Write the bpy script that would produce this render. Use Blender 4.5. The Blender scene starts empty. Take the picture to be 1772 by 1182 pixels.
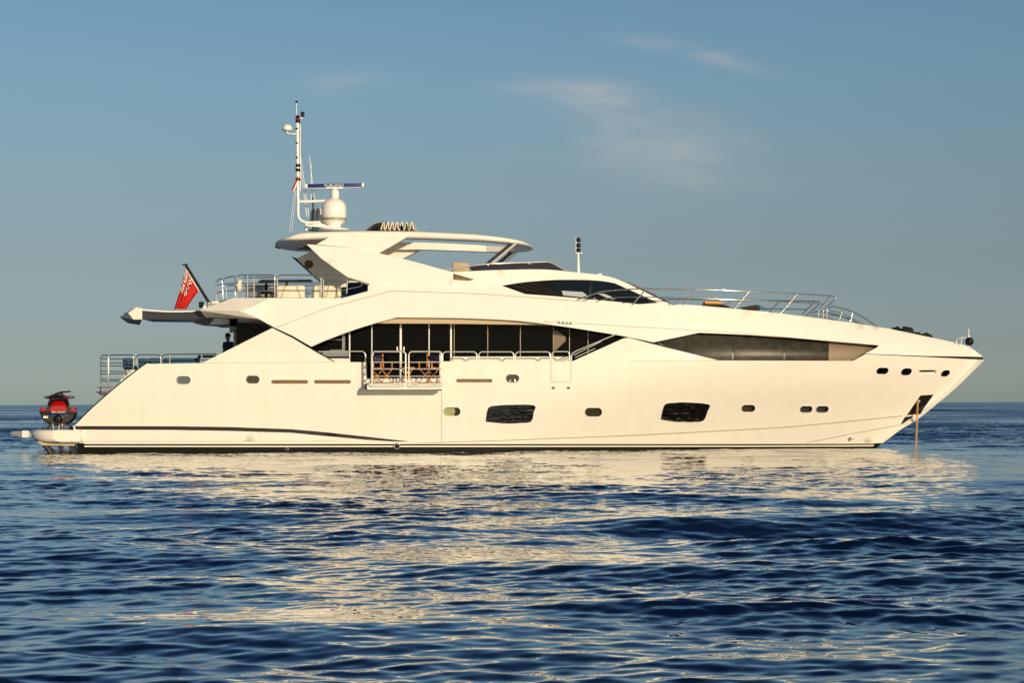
import bpy, bmesh, math, random
import numpy as np
from mathutils import Vector, Matrix
from mathutils.geometry import delaunay_2d_cdt
rad = math.radians
random.seed(4)
S = bpy.context.scene
COL = S.collection

# ------------------------------------------------------------------ camera
D, F, H, HZ, ROLL = 64.0, 3072.0, 1.76, 698.3, 0.0029
cam = bpy.data.cameras.new('camera')
cam.sensor_width = 36.0
cam.lens = 36.0 * F / 1772.0
cam.shift_y = (HZ - 591.0) / 1772.0
cam.clip_start = 0.5
cam.clip_end = 30000
camo = bpy.data.objects.new('camera', cam)
COL.objects.link(camo)
camo.location = (0, -D, H)
camo.rotation_euler = (rad(90), ROLL, 0)
S.camera = camo

# ------------------------------------------------------------------ sun, sky, exposure
SUN_AZ, SUN_EL = rad(27), rad(12)
sunv = Vector((math.sin(SUN_AZ) * math.cos(SUN_EL), -math.cos(SUN_AZ) * math.cos(SUN_EL), math.sin(SUN_EL)))
sl = bpy.data.lights.new('sun', 'SUN')
sl.energy = 3.85
sl.angle = rad(0.5)
sl.color = (1.0, 0.80, 0.535)
so = bpy.data.objects.new('sun', sl)
so.rotation_euler = sunv.to_track_quat('Z', 'Y').to_euler()
so.location = (30, -60, 40)
COL.objects.link(so)

W = bpy.data.worlds.new('World')
S.world = W
W.use_nodes = True
wt = W.node_tree
wt.nodes.clear()
wn = wt.nodes.new
out = wn('ShaderNodeOutputWorld')
bg = wn('ShaderNodeBackground')
bg.inputs['Strength'].default_value = 0.10
sky = wn('ShaderNodeTexSky')
sky.sky_type = 'NISHITA'
sky.sun_disc = False
sky.sun_elevation = SUN_EL
sky.sun_rotation = math.pi - SUN_AZ
sky.altitude = 0
sky.air_density = 1.0
sky.dust_density = 0.4
sky.ozone_density = 2.0
L = wt.links.new


def wmath(op, a, b=None, c=None):
    n = wn('ShaderNodeMath')
    n.operation = op
    for i, v in enumerate((a, b, c)):
        if v is None:
            continue
        if isinstance(v, (int, float)):
            n.inputs[i].default_value = v
        else:
            L(v, n.inputs[i])
    return n.outputs[0]


tc = wn('ShaderNodeTexCoord')
sep = wn('ShaderNodeSeparateXYZ')
L(tc.outputs['Generated'], sep.inputs[0])
yy = wmath('MAXIMUM', sep.outputs['Y'], 0.05)
cu = wmath('DIVIDE', sep.outputs['X'], yy)
cv = wmath('DIVIDE', sep.outputs['Z'], yy)
cmb = wn('ShaderNodeCombineXYZ')
L(wmath('ADD', wmath('MULTIPLY', cu, 16), wmath('MULTIPLY', cv, 10)), cmb.inputs[0])
L(wmath('MULTIPLY', cv, 55), cmb.inputs[1])
nz = wn('ShaderNodeTexNoise')
nz.inputs['Scale'].default_value = 0.9
nz.inputs['Detail'].default_value = 7
nz.inputs['Roughness'].default_value = 0.55
nz.inputs['Distortion'].default_value = 0.35
L(cmb.outputs[0], nz.inputs['Vector'])
# thin cirrus: soft banks (centre, size, slope) broken up by the noise
total = None
for (px, py, sx, sy, sk, amp) in ((1045, 165, 95, 26, -0.16, .50), (1130, 255, 165, 62, -0.15, .44),
                                  (1235, 98, 85, 14, -0.28, .52), (1110, 72, 60, 12, -0.2, .22),
                                  (600, 140, 90, 18, 0.12, .26), (905, 152, 60, 14, 0, .16)):
    u0, v0 = (px - 886) / F, (HZ - py) / F
    du = wmath('SUBTRACT', cu, u0)
    dv = wmath('SUBTRACT', wmath('SUBTRACT', cv, v0), wmath('MULTIPLY', du, sk))
    a = wmath('POWER', wmath('DIVIDE', du, sx / F), 2)
    b = wmath('POWER', wmath('DIVIDE', dv, sy / F), 2)
    g = wmath('MULTIPLY', wmath('EXPONENT', wmath('MULTIPLY', wmath('ADD', a, b), -1.0)), amp)
    total = g if total is None else wmath('ADD', total, g)
mr = wn('ShaderNodeMapRange')
mr.inputs[1].default_value = 0.34
mr.inputs[2].default_value = 0.72
mr.inputs[3].default_value = 0.10
L(nz.outputs[0], mr.inputs[0])
cl = wmath('MULTIPLY', wmath('MULTIPLY', total, mr.outputs[0]), wmath('GREATER_THAN', sep.outputs['Y'], 0.1))
# grade of the clear evening air, then the cirrus over it
tint = wn('ShaderNodeMix')
tint.data_type = 'RGBA'
tint.blend_type = 'MULTIPLY'
tint.inputs[0].default_value = 1.0
L(sky.outputs[0], tint.inputs[6])
ramp = wn('ShaderNodeValToRGB')
L(wmath('MULTIPLY', wmath('MAXIMUM', sep.outputs['Z'], 0.0), 2.0), ramp.inputs[0])
els = ramp.color_ramp.elements
while len(els) > 1:
    els.remove(els[-1])
GRADE = ((0.0, (.51, .70, 1.08)), (.064, (.46, .53, .79)), (.161, (.54, .535, .62)), (.257, (.64, .645, .665)), (.351, (.68, .75, .765)), (.431, (.68, .79, .825)), (.60, (.40, .53, .67)), (1.0, (.11, .18, .31)))
els[0].position = 0.0
els[0].color = (*GRADE[0][1], 1)
for pos, c in GRADE[1:]:
    e = els.new(pos)
    e.color = (*c, 1)
# the sunset side of the sky, behind the camera, glows warmer and brighter
glow = wn('ShaderNodeMapRange')
glow.interpolation_type = 'SMOOTHSTEP'
glow.inputs[1].default_value = 0.15
glow.inputs[2].default_value = -0.75
L(sep.outputs['Y'], glow.inputs[0])
gm = wn('ShaderNodeMix')
gm.data_type = 'RGBA'
gm.inputs[6].default_value = (1, 1, 1, 1)
gm.inputs[7].default_value = (2.0, 1.7, 1.3, 1)
L(glow.outputs[0], gm.inputs[0])
gx = wn('ShaderNodeMix')
gx.data_type = 'RGBA'
gx.blend_type = 'MULTIPLY'
gx.inputs[0].default_value = 1.0
L(ramp.outputs[0], gx.inputs[6])
L(gm.outputs[2], gx.inputs[7])
L(gx.outputs[2], tint.inputs[7])
mx = wn('ShaderNodeMix')
mx.data_type = 'RGBA'
L(cl, mx.inputs[0])
L(tint.outputs[2], mx.inputs[6])
mx.inputs[7].default_value = (6.2, 5.6, 5.2, 1)
L(mx.outputs[2], bg.inputs[0])
L(bg.outputs[0], out.inputs[0])

S.view_settings.view_transform = 'Standard'
S.view_settings.look = 'None'
S.view_settings.exposure = 0.0
S.view_settings.gamma = 1.0
S.render.engine = 'CYCLES'
S.cycles.max_bounces = 8
S.cycles.glossy_bounces = 5
S.cycles.caustics_reflective = True
S.cycles.blur_glossy = 0.3
S.cycles.sample_clamp_indirect = 4.0
S.cycles.caustics_refractive = False


# ------------------------------------------------------------------ materials
def mat(name, col, rough=0.5, metal=0.0, spec=0.5, bump=None, vary=0.0, coat=0.0, vscale=3.0, bdist=.02):
    m = bpy.data.materials.new(name)
    m.use_nodes = True
    n, l = m.node_tree.nodes, m.node_tree.links
    p = n['Principled BSDF']
    p.inputs['Base Color'].default_value = (*col, 1)
    p.inputs['Roughness'].default_value = rough
    p.inputs['Metallic'].default_value = metal
    p.inputs['Specular IOR Level'].default_value = spec
    if coat:
        p.inputs['Coat Weight'].default_value = coat
        p.inputs['Coat Roughness'].default_value = 0.04
    t = n.new('ShaderNodeTexCoord')
    if vary:
        z = n.new('ShaderNodeTexNoise')
        z.inputs['Scale'].default_value = vscale
        z.inputs['Detail'].default_value = 5
        l.new(t.outputs['Object'], z.inputs['Vector'])
        r = n.new('ShaderNodeMapRange')
        r.inputs[3].default_value = 1 - vary
        r.inputs[4].default_value = 1 + vary * .6
        l.new(z.outputs[0], r.inputs[0])
        h = n.new('ShaderNodeMix')
        h.data_type = 'RGBA'
        h.blend_type = 'MULTIPLY'
        h.inputs[0].default_value = 1
        h.inputs[6].default_value = (*col, 1)
        l.new(r.outputs[0], h.inputs[7])
        l.new(h.outputs[2], p.inputs['Base Color'])
    if bump:
        z = n.new('ShaderNodeTexNoise')
        z.inputs['Scale'].default_value = bump[0]
        mpb = n.new('ShaderNodeMapping')
        mpb.inputs['Scale'].default_value = (1, 1, bump[2] if len(bump) > 2 else 1)
        l.new(t.outputs['Object'], mpb.inputs[0])
        l.new(mpb.outputs[0], z.inputs['Vector'])
        b = n.new('ShaderNodeBump')
        b.inputs['Strength'].default_value = bump[1]
        b.inputs['Distance'].default_value = bdist
        l.new(z.outputs[0], b.inputs['Height'])
        l.new(b.outputs[0], p.inputs['Normal'])
    return m


def gelcoat(name, col, streak):
    """white gelcoat with faint vertical streaks, part stains, part painted ripple light, and a slightly unfair surface"""
    m = mat(name, col, .30, coat=.25)
    n, l = m.node_tree.nodes, m.node_tree.links
    p = n['Principled BSDF']
    t = n.new('ShaderNodeTexCoord')
    mp = n.new('ShaderNodeMapping')
    mp.inputs['Scale'].default_value = (3.2, 3.2, .35)
    l.new(t.outputs['Object'], mp.inputs[0])
    z = n.new('ShaderNodeTexNoise')
    z.inputs['Scale'].default_value = 1.0
    z.inputs['Detail'].default_value = 8
    z.inputs['Roughness'].default_value = .65
    l.new(mp.outputs[0], z.inputs['Vector'])
    r = n.new('ShaderNodeMapRange')
    r.inputs[1].default_value = .35
    r.inputs[2].default_value = .7
    r.inputs[3].default_value = 0
    r.inputs[4].default_value = streak
    l.new(z.outputs[0], r.inputs[0])
    h = n.new('ShaderNodeMix')
    h.data_type = 'RGBA'
    h.inputs[6].default_value = (*col, 1)
    h.inputs[7].default_value = (col[0] * .72, col[1] * .66, col[2] * .52, 1)  # streak tint doubles as rippled water light put into the base colour
    l.new(r.outputs[0], h.inputs[0])
    l.new(h.outputs[2], p.inputs['Base Color'])
    z2 = n.new('ShaderNodeTexNoise')
    z2.inputs['Scale'].default_value = .8
    z2.inputs['Detail'].default_value = 3
    l.new(t.outputs['Object'], z2.inputs['Vector'])
    b = n.new('ShaderNodeBump')
    b.inputs['Strength'].default_value = .12
    b.inputs['Distance'].default_value = .05
    l.new(z2.outputs[0], b.inputs['Height'])
    l.new(b.outputs[0], p.inputs['Normal'])
    return m


M_HULL = gelcoat('hull gelcoat', (.81, .785, .725), .15)
M_WHITE = gelcoat('superstructure gelcoat', (.83, .81, .765), .10)
M_PLAIN = mat('white paint', (.80, .79, .76), .35)
M_CREAM = mat('cream canvas', (.74, .68, .55), .85, bump=(60, .3), vary=.1)
M_STRIPE = mat('boot stripe white', (.78, .74, .64), .35)
M_BLACK = mat('black paint', (.012, .012, .013), .25)
M_GROOVE = mat('dark brown rubber', (.020, .014, .010), .5, vary=.3)
M_FOUL = mat('antifouling', (.005, .006, .004), .45, spec=.2, vary=.6, vscale=6)
M_SEAM_SHADOW = mat('seam and shadow line', (.36, .30, .22), .7)
M_GLASS = mat('dark tinted glass', (.0015, .002, .002), .05, spec=.09)
M_GLASSH = mat('hull window glass', (.006, .005, .004), .03, spec=1.0, bump=(2.0, 1.0, 6), bdist=.05)
M_GLASSB = mat('tinted wheelhouse glass', (.008, .014, .020), .03, spec=.4)
M_GLASSD = mat('salt streaked glass', (.036, .034, .026), .3, spec=.12, vary=.95, vscale=4)
M_PORT = mat('porthole glass', (.045, .036, .026), .06, spec=.6)
M_PORTG = mat('porthole pale blind', (.30, .34, .17), .2)
M_PORTB = mat('porthole grey glass', (.11, .125, .15), .1)
M_VENT = mat('bronze vent slot', (.17, .105, .045), .55, vary=.2)
M_CHROME = mat('polished stainless steel', (.80, .79, .77), .24, .55)
M_CHROMED = mat('mirror polished steel', (.62, .61, .60), .12, 1.0)
M_ANCH = mat('galvanised steel', (.34, .32, .28), .45, .5, vary=.3)
M_STEELD = mat('dark trim and shade', (.035, .04, .05), .3, .2)
M_BEIGE = mat('beige leather', (.50, .40, .27), .7)
M_TAUPE = mat('dark brown panel', (.17, .125, .08), .45, vary=.15)
M_DARKI = mat('dark blind cloth', (.008, .008, .008), .8, spec=.05)
M_SOFFIT = mat('soffit shade and beam beige', (.46, .36, .23), .5)
M_GREY = mat('grey laminate', (.20, .21, .24), .5)
M_TEAK = mat('varnished teak', (.72, .29, .045), .35, vary=.25, vscale=14)
M_TEAKD = mat('dark teak feet', (.22, .035, .012), .4, vary=.2)
M_DECK = mat('teak deck', (.32, .20, .11), .7, vary=.2)
M_NAVY = mat('navy canvas', (.035, .025, .085), .8)
M_BLUE = mat('blue cushion', (.015, .085, .16), .75, bump=(40, .3), vary=.15)
M_DBLUE = mat('deep blue cushion', (.012, .03, .085), .75, vary=.2)
M_ORANGE = mat('orange cushion', (.70, .26, .03), .7)
M_RED = mat('red gelcoat', (.33, .004, .004), .3, spec=.25)
M_FRED = mat('flag red', (.50, .010, .008), .8)
M_FWHITE = mat('flag white', (.75, .72, .66), .8)
M_FBLUE = mat('flag blue', (.008, .015, .06), .8)
M_RADAR = mat('radar blue', (.010, .022, .17), .3)
M_DARKP = mat('black plastic', (.010, .010, .011), .45, spec=.2, bump=(30, .2))
M_CANVASD = mat('black canvas cover', (.010, .011, .013), .8, bump=(9, .8))
M_CHAIN = mat('rusty gold chain', (.75, .42, .10), .6, vary=.5, vscale=16)
M_SKIN = mat('skin', (.42, .24, .16), .6)
M_HAIR = mat('dark hair', (.012, .010, .009), .7)
M_SHIRT = mat('dark blue shirt', (.015, .022, .05), .8)
M_TROUS = mat('dark trousers', (.012, .013, .018), .8)
M_SMOKE = mat('smoked windscreen', (.035, .035, .045), .05, spec=.6)
M_YELLOW = mat('amber reflector', (.8, .45, .02), .4)
M_BSTRIP = mat('blue bumper strip', (.01, .05, .42), .4)


# ------------------------------------------------------------------ projection helpers
def P(px, py, Y=0.0):
    """the point at depth Y (a number, or a surface Y(X,Z)) that shows at photo pixel px, py"""
    u, v = px - 886.0, HZ - py
    uw, vw = u + v * ROLL, v - u * ROLL
    if callable(Y):
        y = 1.0
        for _ in range(14):
            s = (D + y) / F
            y = Y(uw * s, H + vw * s)
    else:
        y = Y
    s = (D + y) / F
    return Vector((uw * s, y, H + vw * s))


YC = 3.6


def mir(v):
    return Vector((v[0], 2 * YC - v[1], v[2]))


def sstep(a, b, x):
    t = max(0., min(1., (x - a) / (b - a)))
    return t * t * (3 - 2 * t)


def hullY(X, Z):
    z = max(-.8, min(Z, 7.))
    if z < 3.5:
        xs = 13.76 + 1.208 * z + .33 * max(0., 1 - ((z - 1.83) / 1.63) ** 2)
    else:
        xs = 17.98 - .62 * ((z - 3.5) / .45) ** 1.25
    hbm = 3.36 + .24 * sstep(-.2, 2.6, z)
    if z > 3.5:
        hbm -= .20 * (z - 3.5)
    x0 = -3.0 + 6.0 * sstep(-.3, 3.6, z)
    p = 1.75 + .6 * sstep(0, 3.5, z)
    hb = hbm
    if X > x0:
        hb *= max(0., 1 - ((X - x0) / (max(xs, x0 + 1) - x0)) ** p)
    if X < -8:
        hb -= .28 * ((-8 - X) / 9.) ** 2
    return YC - max(hb, 0.)


def bandY(X, Z):
    return hullY(X, Z) - .05


def finY(X, Z):
    return .50 + .16 * (Z - 6.0)


def whY(X, Z):
    return .52 + .30 * max(Z - 6.0, -1) + .85 * sstep(-2.5, 2.5, X) + .9 * sstep(2, 7, X)


# ------------------------------------------------------------------ mesh collector
class MB:
    def __init__(self):
        self.v, self.f, self.s, self.m = [], [], [], []

    def add(self, vs, fs, smooth=False, mi=0):
        o = len(self.v)
        self.v += [Vector(a) for a in vs]
        for f in fs:
            self.f.append([i + o for i in f])
            self.s.append(smooth)
            self.m.append(mi)
        return self

    def mirror(self):
        """add the twin on the other side of the boat's centre plane"""
        o = len(self.v)
        self.v += [mir(a) for a in self.v]
        for f, s, m in list(zip(self.f, self.s, self.m)):
            self.f.append([i + o for i in reversed(f)])
            self.s.append(s)
            self.m.append(m)
        return self

    def box(self, c, s, rot=None, mi=0, bev=0.0):
        bm = bmesh.new()
        bmesh.ops.create_cube(bm, size=1)
        bmesh.ops.scale(bm, vec=Vector(s), verts=bm.verts)
        if bev:
            bmesh.ops.bevel(bm, geom=bm.edges[:], offset=bev, segments=3, affect='EDGES', profile=.5)
        if rot is not None:
            bmesh.ops.transform(bm, matrix=rot.to_4x4(), verts=bm.verts)
        bmesh.ops.translate(bm, vec=Vector(c), verts=bm.verts)
        return self.bm(bm, bool(bev), mi)

    def bm(self, bm, smooth=False, mi=0):
        bm.verts.ensure_lookup_table()
        bm.verts.index_update()
        self.add([v.co.copy() for v in bm.verts], [[v.index for v in f.verts] for f in bm.faces], smooth, mi)
        bm.free()
        return self

    def ball(self, c, r, seg=16, mi=0, rot=None):
        bm = bmesh.new()
        bmesh.ops.create_uvsphere(bm, u_segments=seg, v_segments=seg // 2 + 2, radius=1)
        bmesh.ops.scale(bm, vec=Vector(r) if hasattr(r, '__len__') else Vector((r, r, r)), verts=bm.verts)
        if rot is not None:
            bmesh.ops.transform(bm, matrix=rot.to_4x4(), verts=bm.verts)
        bmesh.ops.translate(bm, vec=Vector(c), verts=bm.verts)
        return self.bm(bm, True, mi)

    def hull(self, pts, mi=0):
        """faceted solid: the convex hull of points"""
        bm = bmesh.new()
        for p in pts:
            bm.verts.new(p)
        r = bmesh.ops.convex_hull(bm, input=bm.verts)
        bmesh.ops.delete(bm, geom=list(set(r['geom_unused'] + r['geom_interior'])), context='VERTS')
        bmesh.ops.dissolve_limit(bm, angle_limit=.02, verts=bm.verts, edges=bm.edges)
        return self.bm(bm, False, mi)

    def tube(self, pts, r, n=8, closed=False, mi=0, r2=None):
        pts = [Vector(p) for p in pts]
        k = len(pts)
        rings = []
        up = Vector((0, 0, 1))
        prev = None
        for i, p in enumerate(pts):
            a = pts[(i - 1) % k] if (closed or i > 0) else p
            b = pts[(i + 1) % k] if (closed or i < k - 1) else p
            t = (b - a).normalized()
            if prev is None:
                q = up if abs(t.z) < .9 else Vector((0, 1, 0))
                nrm = (q - t * q.dot(t)).normalized()
            else:
                nrm = (prev - t * prev.dot(t))
                nrm = nrm.normalized() if nrm.length > 1e-5 else t.orthogonal().normalized()
            prev = nrm
            bn = t.cross(nrm)
            rr = r if r2 is None else r + (r2 - r) * i / max(1, k - 1)
            rings.append([p + (nrm * math.cos(2 * math.pi * j / n) + bn * math.sin(2 * math.pi * j / n)) * rr for j in range(n)])
        vs = [v for R in rings for v in R]
        fs = []
        for i in range(k if closed else k - 1):
            a, b = i * n, ((i + 1) % k) * n
            for j in range(n):
                fs.append([a + j, a + (j + 1) % n, b + (j + 1) % n, b + j])
        self.add(vs, fs, True, mi)
        if not closed:
            self.add(rings[0], [list(range(n))[::-1]], False, mi)
            self.add(rings[-1], [list(range(n))], False, mi)
        return self

    def lathe(self, prof, c=(0, 0, 0), n=24, mi=0, axis=None):
        vs, fs = [], []
        for (r, z) in prof:
            for j in range(n):
                a = 2 * math.pi * j / n
                vs.append(Vector((max(r, 1e-4) * math.cos(a), max(r, 1e-4) * math.sin(a), z)))
        for i in range(len(prof) - 1):
            for j in range(n):
                fs.append([i * n + j, i * n + (j + 1) % n, (i + 1) * n + (j + 1) % n, (i + 1) * n + j])
        fs.append(list(range(n))[::-1])
        fs.append([(len(prof) - 1) * n + j for j in range(n)])
        if axis is not None:
            q = Vector((0, 0, 1)).rotation_difference(Vector(axis))
            vs = [q @ v for v in vs]
        return self.add([v + Vector(c) for v in vs], fs, True, mi)

    def loft(self, secs, closed=True, caps=True, smooth=True, mi=0):
        n = len(secs[0])
        vs = [v for s in secs for v in s]
        fs = []
        for i in range(len(secs) - 1):
            for j in range(n if closed else n - 1):
                fs.append([i * n + j, i * n + (j + 1) % n, (i + 1) * n + (j + 1) % n, (i + 1) * n + j])
        self.add(vs, fs, smooth, mi)
        if caps and closed:
            self.add(secs[0], [list(range(n))[::-1]], False, mi)
            self.add(secs[-1], [list(range(n))], False, mi)
        return self

    def panel(self, poly, surf, holes=(), off=0.0, th=.06, step=14, mi=0, back=True):
        """solid shell: outline and holes in photo pixels, laid on the surface surf(X,Z), th metres thick"""
        loops = [dense(poly, step)] + [dense(h, 4) for h in holes]
        vs, ed = [], []
        for lp in loops:
            o = len(vs)
            vs += [Vector(p) for p in lp]
            ed += [(o + i, o + (i + 1) % len(lp)) for i in range(len(lp))]
        xs = [p[0] for p in poly]
        ys = [p[1] for p in poly]
        nb = len(vs)
        bnd = np.array([[v.x, v.y] for v in vs])
        y = min(ys) + step * .5
        row = 0
        while y < max(ys):
            x = min(xs) + step * (.5 if row % 2 else 0.)
            while x < max(xs):
                if inside(x, y, loops[0]) and not any(inside(x, y, h) for h in loops[1:]):
                    if ((bnd - (x, y)) ** 2).sum(1).min() > (step * .45) ** 2:
                        vs.append(Vector((x, y)))
                x += step
            y += step
            row += 1
        ov, of = cdt(vs, ed, loops[0], loops[1:])
        fr = [P(v.x, v.y, surf) + Vector((0, off, 0)) for v in ov]
        bk = [v + Vector((0, th, 0)) for v in fr]
        self.add(fr, [list(f) for f in of], True, mi)
        if back:
            self.add(bk, [list(f)[::-1] for f in of], True, mi)
        cnt = {}
        for f in of:
            for i in range(len(f)):
                e = (f[i], f[(i + 1) % len(f)])
                k = tuple(sorted(e))
                cnt.setdefault(k, []).append(e)
        for k, es in cnt.items():
            if len(es) == 1:
                a, b = es[0]
                self.add([fr[b], fr[a], bk[a], bk[b]], [[0, 1, 2, 3]], False, mi)
        return self

    def strip(self, pts, w, surf, off=-.004, mi=0):
        """thin line on a surface, w pixels wide"""
        pts = [Vector(p) for p in densel(pts, 12)]
        a, b = [], []
        for i, p in enumerate(pts):
            t = (pts[min(i + 1, len(pts) - 1)] - pts[max(i - 1, 0)]).normalized()
            n = Vector((-t.y, t.x)) * w * .5
            a.append(P(p.x + n.x, p.y + n.y, surf) + Vector((0, off, 0)))
            b.append(P(p.x - n.x, p.y - n.y, surf) + Vector((0, off, 0)))
        k = len(a)
        bk = [v + Vector((0, abs(off) + .02, 0)) for v in a + b]
        vs = a + b + bk
        fs = []
        for i in range(k - 1):
            fs.append([i, i + 1, k + i + 1, k + i])
            fs.append([i + 1, i, 2 * k + i, 2 * k + i + 1])
            fs.append([k + i, k + i + 1, 3 * k + i + 1, 3 * k + i])
        return self.add(vs, fs, False, mi)

    def deck(self, near, camber=.05, n=10, mi=0, th=0.0):
        """sheet from the near edge curve to its mirror on the far side"""
        secs = []
        for p in near:
            q = mir(p)
            secs.append([p.lerp(q, j / n) + Vector((0, 0, camber * (1 - (2 * j / n - 1) ** 2))) for j in range(n + 1)])
        return self.loft(secs, closed=False, mi=mi)

    def pieces(self):
        """face index lists of the pieces that stand apart from each other"""
        n = len(self.v)
        par = list(range(n))

        def find(i):
            while par[i] != i:
                par[i] = par[par[i]]
                i = par[i]
            return i
        key = {}
        for i, v in enumerate(self.v):
            k = (round(v.x, 3), round(v.y, 3), round(v.z, 3))
            if k in key:
                par[find(i)] = find(key[k])
            else:
                key[k] = i
        for f in self.f:
            r = find(f[0])
            for i in f[1:]:
                par[find(i)] = r
        isl = {}
        for fi, f in enumerate(self.f):
            isl.setdefault(find(f[0]), []).append(fi)
        isl = list(isl.values())
        if len(isl) < 2:
            return isl
        bb = []
        for g in isl:
            p = np.array([tuple(self.v[i]) for fi in g for i in self.f[fi]])
            bb.append((p.min(0), p.max(0)))
        own = list(range(len(isl)))

        def fo(i):
            while own[i] != i:
                i = own[i]
            return i
        for i in range(len(isl)):
            for j in range(i + 1, len(isl)):
                g = np.maximum(0, np.maximum(bb[i][0] - bb[j][1], bb[j][0] - bb[i][1]))
                sz = max((bb[i][1] - bb[i][0]).max(), (bb[j][1] - bb[j][0]).max())
                if math.sqrt((g ** 2).sum()) <= max(.02, self.join * sz):
                    own[fo(i)] = fo(j)
        out = {}
        for i, g in enumerate(isl):
            out.setdefault(fo(i), []).extend(g)
        return list(out.values())

    join = .5

    def build(self, name, mats, parent=None, local=False, apart=None):
        """one object per piece: what stands apart becomes a part of its own, all under the same name"""
        if apart is not None:
            self.join = apart
        first = None
        for g in self.pieces():
            mb = MB()
            ix = {}
            for fi in g:
                f = []
                for i in self.f[fi]:
                    if i not in ix:
                        ix[i] = len(mb.v)
                        mb.v.append(self.v[i])
                    f.append(ix[i])
                mb.f.append(f)
                mb.s.append(self.s[fi])
                mb.m.append(self.m[fi])
            o = mb.link(name, mats, parent, local)
            first = first or o
        return first

    def link(self, name, mats, parent=None, local=False):
        me = bpy.data.meshes.new(name)
        off = Vector((0, 0, 0))
        r = parent
        while r is not None and r.parent is not None:
            r = r.parent
        if r is not None and not local:
            off = Vector(r.location)
        me.from_pydata([tuple(v - off) for v in self.v], [], self.f)
        me.polygons.foreach_set('use_smooth', self.s)
        mats = mats if isinstance(mats, (list, tuple)) else [mats]
        used = sorted(set(self.m))
        for k in used:
            me.materials.append(mats[k])
        me.polygons.foreach_set('material_index', [used.index(k) for k in self.m])
        me.update()
        o = bpy.data.objects.new(name, me)
        COL.objects.link(o)
        if parent is not None:
            o.parent = parent
        return o


def cdt(vs, ed, outer, holes=()):
    ov, oe, of, *_ = delaunay_2d_cdt(vs, ed, [], 0, 1e-4)
    keep = []
    for f in of:
        cx = sum(ov[i].x for i in f) / len(f)
        cy = sum(ov[i].y for i in f) / len(f)
        if inside(cx, cy, outer) and not any(inside(cx, cy, h) for h in holes):
            keep.append(list(f))
    return ov, keep


def dense(poly, step):
    o = []
    for i, p in enumerate(poly):
        q = poly[(i + 1) % len(poly)]
        d = math.hypot(q[0] - p[0], q[1] - p[1])
        k = max(1, int(round(d / step)))
        o += [(p[0] + (q[0] - p[0]) * j / k, p[1] + (q[1] - p[1]) * j / k) for j in range(k)]
    return o


def densel(pts, step):
    o = []
    for p, q in zip(pts, pts[1:]):
        d = math.hypot(q[0] - p[0], q[1] - p[1])
        k = max(1, int(round(d / step)))
        o += [(p[0] + (q[0] - p[0]) * j / k, p[1] + (q[1] - p[1]) * j / k) for j in range(k)]
    return o + [tuple(pts[-1])]


def curve(pts, n=6):
    """Catmull-Rom through points of any dimension"""
    pts = [np.array(p, float) for p in pts]
    e = [2 * pts[0] - pts[1]] + pts + [2 * pts[-1] - pts[-2]]
    o = []
    for i in range(1, len(e) - 2):
        a, b, c, d = e[i - 1:i + 3]
        for j in range(n):
            t = j / n
            o.append(.5 * (2 * b + (c - a) * t + (2 * a - 5 * b + 4 * c - d) * t * t + (3 * b - a - 3 * c + d) * t ** 3))
    o.append(pts[-1])
    return [tuple(p) for p in o]


def inside(x, y, poly):
    c = False
    j = len(poly) - 1
    for i in range(len(poly)):
        xi, yi = poly[i]
        xj, yj = poly[j]
        if (yi > y) != (yj > y) and x < (xj - xi) * (y - yi) / (yj - yi) + xi:
            c = not c
        j = i
    return c


def pill(cx, cy, w, h, skew=0.0, e=2.0, n=28):
    """outline of a rounded slot"""
    o = []
    r = h / 2
    for i in range(n):
        a = 2 * math.pi * i / n
        c, s = math.cos(a), math.sin(a)
        x = math.copysign(1, c) * (w / 2 - r) + r * c
        y = r * s
        o.append((cx + x - skew * y, cy + y))
    return o


def hoop(x0, x1, top, bot0, bot1, r=5, n=5):
    """inverted U of photo pixels with rounded shoulders"""
    o = [(x0, bot0)]
    for i in range(n + 1):
        a = math.pi - i / n * math.pi / 2
        o.append((x0 + r + r * math.cos(a), top + r - r * math.sin(a)))
    for i in range(n + 1):
        a = math.pi / 2 - i / n * math.pi / 2
        o.append((x1 - r + r * math.cos(a), top + r - r * math.sin(a)))
    o.append((x1, bot1))
    return o


def PP(pts, Y):
    return [P(p[0], p[1], (p[2] if len(p) > 2 else Y)) for p in pts]


def tag(o, label=None, cat=None, group=None, kind=None):
    if label:
        o['label'] = label
    if cat:
        o['category'] = cat
    if group:
        o['group'] = group
    if kind:
        o['kind'] = kind
    return o


def thing(name, loc, label, cat, group=None, rz=0.0):
    o = bpy.data.objects.new(name, None)
    o.empty_display_size = .2
    COL.objects.link(o)
    o.location = loc
    o.rotation_euler = (0, 0, rz)
    return tag(o, label, cat, group)


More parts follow.
